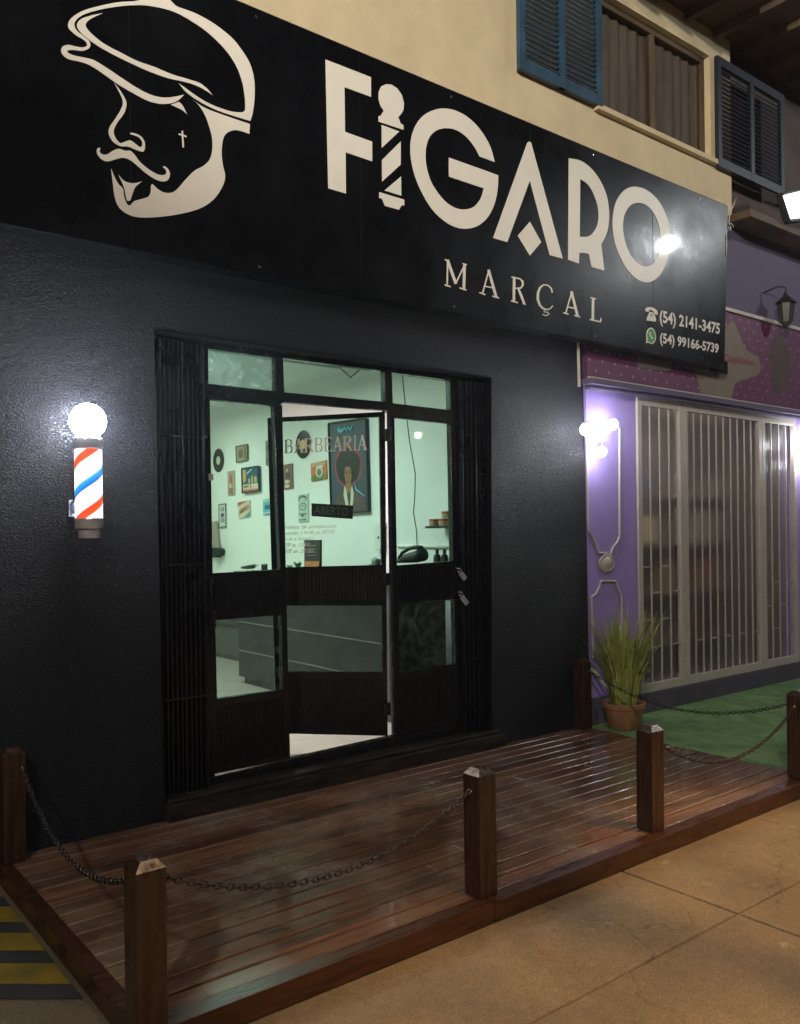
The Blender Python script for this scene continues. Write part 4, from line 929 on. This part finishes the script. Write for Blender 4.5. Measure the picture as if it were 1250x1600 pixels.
vinyl([spline(c3([(750,332),(800,345),(850,385),(885,440),(908,510),(914,580),(906,650),(890,700),(865,745),(830,772),(800,777),(765,765),(720,725),(685,665),(660,600),(648,530),(648,470),(660,410),(685,365),(715,340)]), 3),
       spline(c3([(770,407),(805,420),(838,455),(860,505),(870,555),(868,610),(858,650),(835,690),(805,703),(775,697),(745,670),(720,630),(703,580),(695,525),(698,480),(710,445),(735,415)]), 3)])
# MARÇAL
def pxstrokes(items, s, ox, oy, name, m_='signletter'):
    b = MB()
    for i, (pl, w_) in enumerate(items):
        poly = crop(stroke2d(pl, w_), s, ox, oy); b.prism([[sfp(p)-Yv*(.0001*(i % 6)) for p in poly]], Yv*.002)
    b.build(name, M[m_], sg)
cc = (4.464, 680, 390)
pxstrokes([([(88,72),(84,252)],10), ([(86,72),(145,238)],19), ([(143,238),(207,103)],9), ([(205,101),(200,280)],18), ([(66,69),(98,79)],8), ([(190,97),(221,106)],8), ([(66,246),(108,259)],9), ([(170,267),(219,283)],9)], *cc, 'letter')
pxstrokes([([(376,140),(330,308)],9), ([(372,140),(427,335)],18), ([(347,255),(408,268)],9), ([(308,299),(350,314)],9), ([(398,324),(446,338)],9)], *cc, 'letter')
pxstrokes([([(552,190),(549,367)],17), ([(533,190),(562,197)],8), ([(530,357),(577,371)],9), ([(552,196),(590,203),(610,222),(612,248),(597,268),(552,270)],[9,10,14,14,11,9]), ([(578,268),(600,320),(622,380)],[14,17,15]), ([(610,374),(631,384)],9)], *cc, 'letter')
pxstrokes([([(817,300),(810,270),(787,249),(757,245),(733,264),(718,300),(716,345),(730,387),(755,412),(785,419),(808,407),(821,390)],[10,10,9,10,14,17,17,15,12,9,8,6]), ([(768,415),(758,434),(785,437),(795,449),(775,461),(750,452)],[7,7,8,9,8,6])], *cc, 'letter')
pxstrokes([([(954,291),(910,447)],9), ([(950,291),(995,468)],17), ([(925,400),(980,411)],9), ([(893,440),(930,450)],9), ([(970,458),(1012,471)],9)], *cc, 'letter')
pxstrokes([([(1102,338),(1100,492)],17), ([(1082,334),(1122,344)],8), ([(1080,487),(1156,504)],10), ([(1155,505),(1157,477)],8)], *cc, 'letter')
# telephone lines
ci = lambda pts: crop(pts, 7.8125, 990, 460)
b = MB()
puttext(b, '(54) 2141-3475', [sfp(p) for p in ci([(318,188),(1055,352),(1050,528),(318,384)])], bold=.028)
puttext(b, '(54) 99166-5739', [sfp(p) for p in ci([(322,462),(1040,602),(1036,752),(322,628)])], bold=.028)
b.build('telephone_numbers', M['signletter'], sg)
b = MB(); b.prism([[sfp(p) for p in spline(ci([(143,190),(152,166),(190,155),(240,163),(280,190),(294,222),(288,250,'c'),(258,240,'c'),(250,215),(232,200),(205,188),(190,195),(186,213,'c'),(152,208,'c')]), 3)]], Yv*.002)
b.prism([[sfp(p) for p in ci([(196,214),(244,222),(262,262),(275,300),(270,332),(160,318),(163,285),(185,240)])]], Yv*.0021); b.build('telephone_icon', M['signletter'], sg)
b = MB(); 
for i in range(3):
    for j in range(3): 
        x = 200+j*15; y_ = 236+i*13; b.prism([[sfp(p)-Yv*.001 for p in ci([(x,y_),(x+8,y_+1.5),(x+8,y_+8),(x,y_+7)])]], Yv*.0008)
b.build('icon_keys', M['sign'], sg)
vinyl([spline(ci([(152,595,'c'),(160,548),(155,500),(168,440),(195,410),(225,408),(255,440),(272,500),(268,560),(240,600),(210,603),(185,590)]), 3)], 'chat_icon', 'signletter')
vinyl([spline(ci([(163,580,'c'),(172,545),(166,500),(176,450),(200,423),(225,421),(248,450),(262,503),(258,555),(236,588),(210,591),(187,576)]), 3)], 'chat_icon_fill', 'green', .0006)
b = MB(); b.prism([[sfp(p)-Yv*.0012 for p in crop(stroke2d([(196,462),(200,490),(212,518),(232,538)], [22,11,11,20]), 7.8125, 990, 460)]], Yv*.0008); b.build('chat_icon_handset', M['signletter'], sg)
# face emblem
E1 = [(214.8,.8),(186,3.2),(157,8.8),(131.6,16),(115.6,24.8),(107.6,33.6),(106.8,42.4),(111.6,48.8),(120.4,56),(130,61.6),(135.6,67.2),(135.2,72),(128.4,73.9),(117.2,72.3),(107.6,70),(98.8,72),(95.6,78.4),(98.8,86.4),(107.6,92.5),(122,95.7),(136.4,100),(150.8,108),(166.8,119.2),(186,132.8),(206.8,144.8),(226,155.2),(240.4,160.5),(256.4,162.4),(270.8,160.5),(280.4,155.2),(288,147.5,'c'),(274,150.7),(256.4,152.3),(237.2,148.5),(214.8,137.6),(192.4,123.2),(170,108),(149.2,95.2),(138,91.2),(122,88),(110.8,84.8),(105.2,80.8),(107.6,78.4),(115.6,78),(128.4,79.5),(138,76),(141.2,70.4),(138.8,63.2),(130,56),(120.4,48),(116.4,40),(118,32.8),(126.8,24.8),(142.8,18.4),(166.8,12.8),(192.4,9.1),(218,8),(237.2,9.6),(262.8,15.2),(282,23),(300.5,33.8),(320.6,47.5),(340.8,65.5),(358,85),(371,106.6),(379,129.6),(382.6,151.2),(383.3,168.5),(381.8,173.5),(376.8,175.4),(362.4,174.3),(343.7,168.5),(326.4,161.3),(309.1,151.2),(294.7,141.1),(279.6,130,'c'),(290.4,143.3),(304.8,154.1),(320.6,163.5),(340.8,172.8),(363.8,180.7),(391.2,188.9,'c'),(394.8,177.1),(397.7,155.5),(398,135.4),(396.2,118.1),(391.2,100.8),(382.6,85),(366.7,63.4),(350.9,49),(332.2,35.3),(309.1,22.3),(289,14.4),(276,9.4),(267.4,1.4),(262,-8,'c'),(226,-8,'c')]
E2 = [(161.2,20.3,'c'),(142.8,24),(126.8,29.6),(120.4,37.6),(122.8,46.4),(131.6,56),(147.6,68),(170,81.6),(202,97.6),(234,112),(261.6,121.7),(283.2,126.7),(297.6,130.3),(312,136.1),(323.5,142.6),(332.2,148.6,'c'),(325,139.7),(312,129.6),(294.7,123.8),(268.8,115.9),(240,104),(214.8,95.2),(189.2,82.4),(163.6,68.8),(146,55.2),(135.6,44),(134.8,36),(144.4,28)]
E3 = [(178.4,129,'c'),(189.6,144),(197.6,160),(194.4,176),(183.2,192),(177.8,204.8),(181,216),(188,223.4),(195.7,221.1),(203.4,219.2),(211,224),(218.7,229.8),(222.2,226.9),(221.6,220.2),(215.8,213.8),(203.4,209.6,'c'),(204.3,207.1,'c'),(214.9,209.6),(222.6,215.4),(226.4,223),(226,233.6),(222.6,236.9),(213,234.2),(199.5,228.8),(188,228.2),(176.5,221.1),(170.3,209.6),(171.4,198.4),(180,185.6),(189.6,169.6),(191.8,156.8),(184.8,140.8)]
E4 = [(151.5,233.6),(155,230.7),(156.9,232.3),(155.7,236.5),(159.2,240.7),(166.9,241.3),(176.5,235.5),(186.1,232.3),(195.7,235.5),(203.4,235.5),(210.1,241.3),(218.7,252.8),(232.2,264.3),(245.6,272),(255.2,273.5),(260,270.1),(258.7,264.3),(254.6,261.4),(256.7,259.5),(262.9,264.3),(265.8,273),(261.9,281.6),(253.3,283.5),(241.8,279.7),(226.4,269.1),(211,255.7),(201.4,249),(191.8,246.5),(180.3,249),(168.8,252.2),(159.2,249),(152.5,241.3)]
E5 = [(173.6,263,'c'),(178.4,274.9),(185.1,287.4),(192.2,295),(194.1,307.5),(198.6,318.7),(203.4,320.6),(210.1,314.2),(220.6,311),(231.2,307.5),(235.6,299.8),(236,290.2),(238.3,287.4,'c'),(247.5,296),(257.1,300.8),(268.6,300.8),(278.2,294.1),(289.8,280.6),(303.2,267.2),(318.6,258.6),(328.2,248),(332,232.6),(331.4,215),(327.8,200.2),(320.6,180),(310.6,164.2),(301.2,155.5,'c'),(314.9,165.6),(332.2,173.5),(362.4,184.3),(390.5,193.7,'c'),(389.8,209.5,'c'),(378.2,205.2),(366.7,203.3),(355.2,207.4),(348.8,217),(346.4,238.4),(348.3,257.6),(351.8,274.9),(348.3,290.2),(335.9,309.4),(316.7,323.8),(289.8,332.5),(255.2,338.2),(220.6,339.8),(201.4,335.4),(186.1,323.8),(179.4,307.5),(176.5,286.4)]
E6 = [(185.1,273,'c'),(192.8,281.6),(201.4,285.4),(211,286),(222.6,282.9,'c'),(212,291.8),(208.2,299.8),(204.3,311.4),(201.1,313.7),(197.6,310.4),(193.8,292.2)]
E7 = [(266.8,163.5,'c'),(279.6,158.9,'c'),(285.5,165),(292.6,178.6,'c'),(283.2,171)]
b = MB()
for e in (E1, E2, E3, E4, E5, E6, E7): b.prism([[sfp(p) for p in spline(e, 4)]], Yv*.0022)
for k, (pl, w_) in enumerate((([(755,22),(763,158)], 13), ([(725,48),(790,70)], 13))):
    b.prism([[sfp(p)-Yv*.0002*k for p in crop(stroke2d(pl, w_), 5.208, 140, 200)]], Yv*.002)
b.build('face_emblem', M['signletter'], sg)
# wires and cable end at the right end of the sign
b = MB(); e0 = P(1140, 355, SY+.03)
b.tube([P(1139, 350, SY-.004), P(1140, 335, SY), P(1147, 318, SY+.02), P(1151, 308, 0)], .006, 6)
b.tube([e0+Vector((.03*math.cos(k*.6), .01*k/4-.02, .03*math.sin(k*.6))) for k in range(22)], .005, 5)
b.tube([P(1135.5, 366, SY-.006), P(1135, 400, SY-.006)], .004, 5)
b.build('sign_wire', M['whitepaint'], sg, smooth='all')
b = MB(); b.box(P(1113, 580, SY+.05), P(1131, 566, SY+.09)); b.build('sign_foot', M['blackmetal'], sg, bevel=.004)

# ================================================================== BARBER POLE LAMP
pc = P(138.5, 760, -.14); cx, cy = pc.x, -.14
zf = lambda py: P(138.5, py, -.14).z
bp = thing('barber_pole_lamp', 'lit barber pole with white globe and red and blue stripes on the wall', 'barber pole', (cx, cy, zf(840)))
rr = .0645
b = MB(); b.sphere((cx, cy, zf(658)), .086, 32, 20); b.build('globe', M['globe'], bp, smooth='all')
b = MB(); b.lathe([(0, zf(684)), (.052, zf(684)), (.056, zf(680)), (.058, zf(680)-.008), (.073, zf(686)), (.076, zf(690)), (.076, zf(701)), (.068, zf(703)), (0, zf(703))][::-1], (cx, cy, 0), 32, caps=False); b.build('top_collar', M['chrome'], bp, smooth=True)
b = MB(); b.lathe([(rr, zf(811)), (rr, zf(703))], (cx, cy, 0), 40, caps=False)
cyl = b.build('striped_cylinder', M['pole'], bp, smooth='all')
b = MB(); b.lathe([(0, zf(841)), (.050, zf(841)), (.052, zf(840)), (.052, zf(827)), (.066, zf(826)), (.068, zf(825)), (.068, zf(811)), (.062, zf(809)), (0, zf(809))], (cx, cy, 0), 32, caps=False); b.build('bottom_cup', M['dullchrome'], bp, smooth=True)
b = MB(); zb = zf(793); b.tube([(cx-.03, cy+.04, zf(778)), (cx-.05, -.045, zf(784)), (cx-.04, -.004, zf(790))], .007, 8); b.tube([(cx-.04, -.004, zf(784)), (cx-.04, -.03, zf(800)), (cx-.02, cy+.05, zf(806))], .007, 8); b.box((cx-.055, -.010, zf(806)), (cx-.025, -.001, zf(780))); b.build('wall_bracket', M['chrome'], bp, smooth=True)
b = MB(); b.box((cx-.012, -.09, zf(695)), (cx+.012, -.001, zf(690))); b.build('upper_bracket', M['chrome'], bp)

# ================================================================== NEIGHBOUR: PURPLE SHOP
nb = thing('purple_shop', 'purple shop front with tall barred glass doors beside the barber shop', 'shop', (7, .2, GZ))
NX0, NX1 = WX1+.035, 12.0
gx0, gx1 = P(996, 850, 0).x, P(1245, 850, 0).x; gz0, gz1 = .15, 2.63
b = MB(); b.prism([[Vector((NX0, .004, .0)), Vector((NX1, .004, 0)), Vector((NX1, .004, 2.68)), Vector((NX0, .004, 2.68))], [Vector((gx0, .004, gz0)), Vector((gx0, .004, gz1)), Vector((gx1, .004, gz1)), Vector((gx1, .004, gz0))]], Yv*.16)
b.build('wall', M['purple'], nb)
b = MB(); b.box((NX0+.02, -.020, -.085), (gx0-.02, .003, .20)); b.box((gx0-.02, -.028, -.085), (gx1+.05, .003, .148)); b.box((gx1+.05, -.02, -.085), (NX1, .003, .20)); b.build('plinth', M['purpledark'], nb, bevel=.004)
b = MB(); b.box((NX0-.03, .005, 3.55), (NX1, .1, 4.36)); b.build('fascia', M['purplefascia'], nb)
b = MB(); b.box((NX0-.03, -.05, 3.535), (NX1, .004, 3.565)); b.build('ledge', M['whitepaint'], nb)
b = MB(); b.box((NX0-.05, -.10, 2.655), (NX1, .003, 2.70)); b.box((NX0-.02, -.07, 2.625), (NX1, .003, 2.654)); b.build('lintel_moulding', M['purplefascia'], nb, bevel=.006)
b = MB(); b.box((NX0-.03, .004, 2.68), (NX1, .1, 3.55)); b.build('band_wall', M['purplefascia'], nb)
b = MB(); b.box((7.35, -.25, 4.362), (NX1, .12, 4.43)); b.build('roof_eave', M['soffit'], nb)
# raised mouldings on the pilaster
b = MB()
def ntube(pts, r=.010): b.tube([P(x, y_, -.004) for x, y_ in pts], r, 6)
ntube([(968,668),(968,838),(964,848),(958,855),(954,866),(936,864),(932,850),(926,838),(919,829),(916,660),(940,655),(968,668)])
ntube([(927,1028),(925,960),(924,933),(931,928),(936,918),(939,908),(962,908),(966,920),(971,930),(973,1040)])
b.tube([P(948,880,-.006)+Vector((.09*math.cos(a), 0, .06*math.sin(a))) for a in [k*PI/8 for k in range(16)]], .010, 6, closed=True)
b.build('wall_moulding', M['whitepaint'], nb)
b = MB(); b.lathe([(0, -.016), (.08, -.012), (.082, 0)], P(948, 880, .0), 24, axis='y', caps=False); b.build('wall_rosette', M['whitepaint'], nb, smooth='all')
# glazed doors with bars
px_div = [996, 1068.5, 1191, 1245]
xd = [P(p, 850, 0).x for p in px_div]
for i in range(3):
    a, c_ = xd[i]+.004, xd[i+1]-.004; fw = .055
    b = MB()
    b.box((a, -.014, gz0+.002), (a+fw, .03, gz1-.002)); b.box((c_-fw, -.014, gz0+.002), (c_, .03, gz1-.002)); b.box((a+fw, -.013, gz0+.002), (c_-fw, .03, gz0+.075)); b.box((a+fw, -.013, gz1-.07), (c_-fw, .03, gz1-.002))
    o = b.build('glazed_door', M['whitepaint'], nb, bevel=.003)
    b = MB(); b.box((a+fw, .045, gz0+.07), (c_-fw, .05, gz1-.06)); b.build('pane', M['frost'], o)
    b = MB(); n = max(3, round((c_-a-2*fw)/.125)); sp = (c_-a-2*fw)/n
    for k in range(1, n): x = a+fw+sp*k; b.box((x-.006, .0, gz0+.075), (x+.006, .012, gz1-.07))
    for k in range(n):
        for z in ([.52, .98] if k % 2 else [.75, 1.2]):
            if i == 1 and z > .6: continue
            x = a+fw+sp*k; b.box((x+.006, .002, z), (x+sp-.006, .010, z+.010))
    b.build('security_bars', M['whitepaint'], o)
# interior of the neighbour's shop
b = MB(); b.box((NX0, 1.5, 0), (9.6, 1.6, 2.7)); b.box((NX0, .17, 0), (NX0+.05, 1.5, 2.7)); b.box((9.55, .17, 0), (9.6, 1.5, 2.7)); b.box((NX0, .17, -.05), (9.6, 1.6, .02)); b.box((NX0, .17, 2.68), (9.6, 1.6, 2.75)); b.build('interior_wall', flat('dim_interior', (.24, .22, .24)), nb)
lamp('neighbour_fill_light', 'AREA', (7.3, .3, 2.55), 26, (1, .88, .70), 2.4, size_y=.15, target=(7.3, 1.5, 1.5))  # unseen fill added behind the glass to lighten the frosted panes
disp = thing('display_rack', 'dim shelf rack behind the frosted glass of the purple shop', 'shelf', (7.3, 1.1, 0))
b = MB()
for z in (.35, .85, 1.35, 1.85): b.box((6.0, .8, z), (8.7, 1.2, z+.03))
b.build('shelf_board', flat('rack_grey', (.2, .19, .19)), disp)
b = MB()
for x in (6.0, 6.9, 7.8, 8.68): b.box((x, .84, .02), (x+.03, 1.18, 2.1))
b.build('upright', flat('rack_grey', (.2, .19, .19)), disp)
goods = [(6.15, 1.38, .24, .3, 'good_red', (.5, .12, .10), 'red box'), (6.5, 1.38, .18, .22, 'good_grey', (.30, .30, .30), 'grey box'), (6.2, .88, .3, .28, 'good_maroon', (.25, .07, .07), 'maroon box'), (6.6, .88, .16, .35, 'good_green', (.12, .25, .14), 'green box'),
         (7.05, 1.88, .3, .2, 'good_blue', (.06, .08, .2), 'dark blue box'), (7.2, 1.38, .22, .26, 'good_cream', (.6, .52, .36), 'cream box'), (7.55, .88, .2, .3, 'good_tan', (.38, .26, .15), 'tan box'), (7.1, .38, .35, .3, 'good_olive', (.20, .22, .12), 'olive box'), (7.9, .38, .3, .32, 'good_brown', (.22, .09, .05), 'brown box'), (8.2, .88, .28, .36, 'good_rust', (.34, .10, .05), 'rust box'), (6.25, .38, .3, .25, 'good_slate', (.12, .15, .2), 'slate box'), (8.15, 1.38, .3, .3, 'good_stone', (.32, .3, .26), 'stone coloured box')]
for x, z, w_, h, nm, rgb, lb in goods:
    t = thing('merchandise_box', 'blurred '+lb+' on the rack behind the frosted shop glass', 'box', (x, 1, z), 'boxes on the display rack')
    b = MB(); b.box((x, .86, z+.001), (x+w_, 1.1, z+h)); b.build('carton', flat(nm, rgb), t, bevel=.006)
    b = MB(); b.box((x-.003, .855, z+h+.001), (x+w_+.003, 1.105, z+h+.02)); b.build('carton_lid', flat(nm, rgb), t)

# banner above the glazed doors
bn = thing('shop_banner', 'pink dotted banner with cream area and red lettering on the purple shop', 'banner', (6.9, -.03, 2.7))
BY = -.03
b = MB(); b.box((NX0-.02, BY, 2.71), (9.4, .003, 3.53)); b.build('banner_panel', M['pink'], bn)
b = MB(); b.prism([[P(x, y_, BY-.002) for x, y_ in spline([(1085,566),(1105,560),(1140,505),(1150,510),(1165,545),(1185,560),(1185,585),(1150,598),(1140,625),(1100,622),(1092,600)], 4)]], Yv*.0015); b.build('cream_area', M['cream'], bn)
b = MB(); b.prism([[P(x, y_, BY-.002) for x, y_ in spline([(1205,540),(1222,525),(1235,560),(1232,600),(1222,612),(1208,608)], 4)]], Yv*.0015); b.build('brown_area', M['brownprint'], bn)
b = MB(); b.prism([[P(x, y_, BY-.003) for x, y_ in spline([(995,550),(1003,546),(1042,553),(1050,560),(1048,575),(1043,580),(1001,574),(995,566)], 3)]], Yv*.002); b.build('grey_plate', M['greyplate'], bn)
b = MB(); puttext(b, 'Capitinho', [P(*p, BY-.004) for p in ((1130,552),(1180,561),(1180,575),(1130,568))], bold=.03)
b.build('banner_lettering', M['redprint'], bn)
b = MB(); b.tube([P(903, 528, BY-.012), P(905, 604, BY-.012)], .012, 6); b.tube([Vector((NX0-.02, BY-.008, 2.715)), Vector((9.4, BY-.008, 2.715))], .010, 6); b.build('banner_edge', M['whitepaint'], bn)

# wall lamps with three bulbs
def sconce(base_px, bulbs, label, dy=-.13):
    p = P(*base_px, 0); t = thing('wall_lamp', label, 'wall lamp', (p.x, 0, p.z), 'lit wall lamps on the purple shop')
    b = MB(); b.lathe([(0, -.03), (.045, -.028), (.05, 0)], (p.x, -.0, p.z), 20, axis='y', caps=False); b.build('wall_plate', M['whitepaint'], t, smooth=True)
    for bx in bulbs:
        q = P(*bx, dy); b = MB(); m_ = (Vector((p.x, -.03, p.z))+q)/2+Zv*-.03; b.tube([(p.x, -.02, p.z), m_, q-Zv*.03], .006, 8); b.build('arm', M['whitepaint'], t, smooth='all')
        b = MB(); b.sphere(q, .036, 20, 12, sc=(1, 1, 1.2)); b.build('bulb', M['bulb'], t, smooth='all')
sconce((938, 682), [(914, 671), (958, 663), (940, 706)], 'wall lamp with three lit bulbs on the purple wall beside the black corner')
sconce((1262, 690), [(1249, 692), (1280, 680), (1268, 722)], 'lit wall lamp cut by the right photo edge')

# lantern on the fascia
lp = P(1228, 487, -.16); ln = thing('wall_lantern', 'unlit dark lantern hanging from a bracket high on the purple fascia', 'lantern', lp)
s = 1.0
b = MB(); b.lathe([(.03, -.13), (.055, -.10), (.075, .08), (.0, .08)], lp, 6, caps=False); b.build('lantern_glass', flat('smoky_glass', (.07, .065, .05), .2), ln)
b = MB(); b.lathe([(.10, .08), (.09, .095), (.03, .15), (.012, .19), (0, .20)], lp, 6, caps=False); b.lathe([(0, -.16), (.03, -.14), (.035, -.13), (.0, -.128)], lp, 6, caps=False)
for k in range(6):
    a = 2*PI*k/6; b.tube([lp+Vector((.057*math.cos(a), .057*math.sin(a), -.10)), lp+Vector((.077*math.cos(a), .077*math.sin(a), .08))], .005, 5)
b.build('lantern_cage', M['black'], ln)
b = MB(); b.tube([lp+Zv*.20, lp+Zv*.235, lp+Vector((-.05, .05, .25)), Vector((lp.x-.12, .0, lp.z+.20))], .008, 8); b.build('bracket', M['black'], ln, smooth='all')

# floodlight under the eave, right edge
fl0 = P(1246, 322, -.35); ft = thing('floodlight', 'bright floodlight under the dark eave at the right photo edge', 'floodlight', fl0)
b = MB(); b.prism([[P(*p, -.35) for p in ((1228,304),(1262,296),(1266,338),(1240,341))]], Yv*.03); b.build('lens', M['flood'], ft)
b = MB(); b.prism([[P(*p, -.315) for p in ((1224,300),(1266,290),(1270,344),(1236,347))]], Yv*.08); b.build('housing', M['black'], ft, bevel=.01)
b = MB(); b.tube([fl0+Yv*.1, Vector((fl0.x, -.02, fl0.z+.15))], .012, 8); b.build('arm', M['black'], ft)

# ================================================================== POTTED PLANT
pb = Q(975, 1137, -.008); pl = thing('potted_plant', 'tall grassy plant in a terracotta pot by the wall post', 'plant', pb)
pxm = F_/((pb-CAM).dot(FW)); hp = (1137-1096)/pxm; rp = 33/pxm
b = MB(); b.lathe([(0, 0), (rp*.68, 0), (rp*.72, .005), (rp*.93, hp-.045), (rp*1.0, hp-.04), (rp*1.02, hp-.004), (rp*.98, hp), (rp*.90, hp-.004), (rp*.86, hp-.03), (0, hp-.03)], pb, 36, caps=False); b.build('pot', M['terracotta'], pl, smooth=True)
b = MB(); b.lathe([(rp*.86, hp-.025), (rp*.4, hp-.018), (0, hp-.016)], pb, 24, caps=False); b.build('soil', M['soil'], pl)
b = MB(); rnd = random.Random(3)
for k in range(340):
    a = rnd.uniform(0, 2*PI); r0 = rp*.62*math.sqrt(rnd.random()); base = pb+Vector((r0*math.cos(a), r0*math.sin(a), hp-.02))
    hh = rnd.uniform(.38, .84)*(1-.2*r0/rp); lean = rnd.uniform(.06, .52)*(.35+r0/rp); a2 = a+rnd.uniform(-.5, .5)
    tipv = base+Vector((math.cos(a2)*lean*hh, math.sin(a2)*lean*hh, hh)); mid = base.lerp(tipv, .5)+Vector((-math.cos(a2), -math.sin(a2), 0))*lean*hh*.22; droop = rnd.random() < .3; tipv = tipv+(Vector((math.cos(a2), math.sin(a2), -1.1))*rnd.uniform(.03, .10) if droop else Vector((0, 0, 0)))
    wd = rnd.uniform(.004, .0085); sd = Vector((math.cos(a+1.5+rnd.uniform(-.8, .8)), math.sin(a+1.5+rnd.uniform(-.8, .8)), 0))
    pts = [base, base.lerp(mid, .55)+Vector((0, 0, .01)), mid, mid.lerp(tipv, .55), tipv]; ws = [.7, 1, 1, .7, .05]; v = []; f = []
    for p, q in zip(pts, ws): v += [p-sd*wd*q, p+sd*wd*q+Vector((0, 0, .0))]
    for i in range(4): f.append([2*i, 2*i+1, 2*i+3, 2*i+2])
    b.add(v, f)
    if rnd.random() < .35:      # little side blades like a fern
        for q in range(6):
            t_ = .35+.1*q; p = base.lerp(mid, min(1, t_*2)) if t_ < .5 else mid.lerp(tipv, (t_-.5)*2); s2 = sd*(.02*(1-t_*.6))*(1 if q % 2 else -1)
            b.add([p, p+s2+Zv*.014, p+s2*1.0+Zv*.022, p+Zv*.008], [[0, 1, 2, 3]])
o = b.build('foliage', M['leaf'], pl)
b = MB(); a0 = pb+Vector((-.02, 0, hp)); tgt = R(917, 1040, pb.x-.16)
pts = [a0, a0.lerp(tgt, .35)+Zv*.0+Vector((0, 0, -.01)), a0.lerp(tgt, .7)+Zv*.015, tgt]; sd = Vector((.3, .3, .9)).normalized(); v = []; f = []
for p, q in zip(pts, (.004, .012, .020, .002)): v += [p-sd*q, p+sd*q]
for i in range(3): f.append([2*i, 2*i+1, 2*i+3, 2*i+2])
b.add(v, f); lf = b.build('broad_leaf', M['leaf2'], pl, smooth='all'); lf.modifiers.new('s', 'SOLIDIFY').thickness = .001


# ================================================================== NIGHT AIR
hz_ = MB(); hz_.box((-8, -12, -1.2), (16, 9, 9)); ho = hz_.build('haze', M['black'])
hm = bpy.data.materials.new('night_haze'); hm.use_nodes = True; hn = hm.node_tree.nodes; hn.clear()
hout = hn.new('ShaderNodeOutputMaterial'); hv = hn.new('ShaderNodeVolumePrincipled'); hv.inputs['Density'].default_value = .0065; hv.inputs['Color'].default_value = (.9, .92, 1, 1); hv.inputs['Anisotropy'].default_value = .88
hm.node_tree.links.new(hv.outputs[0], hout.inputs['Volume']); ho.data.materials.clear(); ho.data.materials.append(hm); tag(ho, kind='stuff')
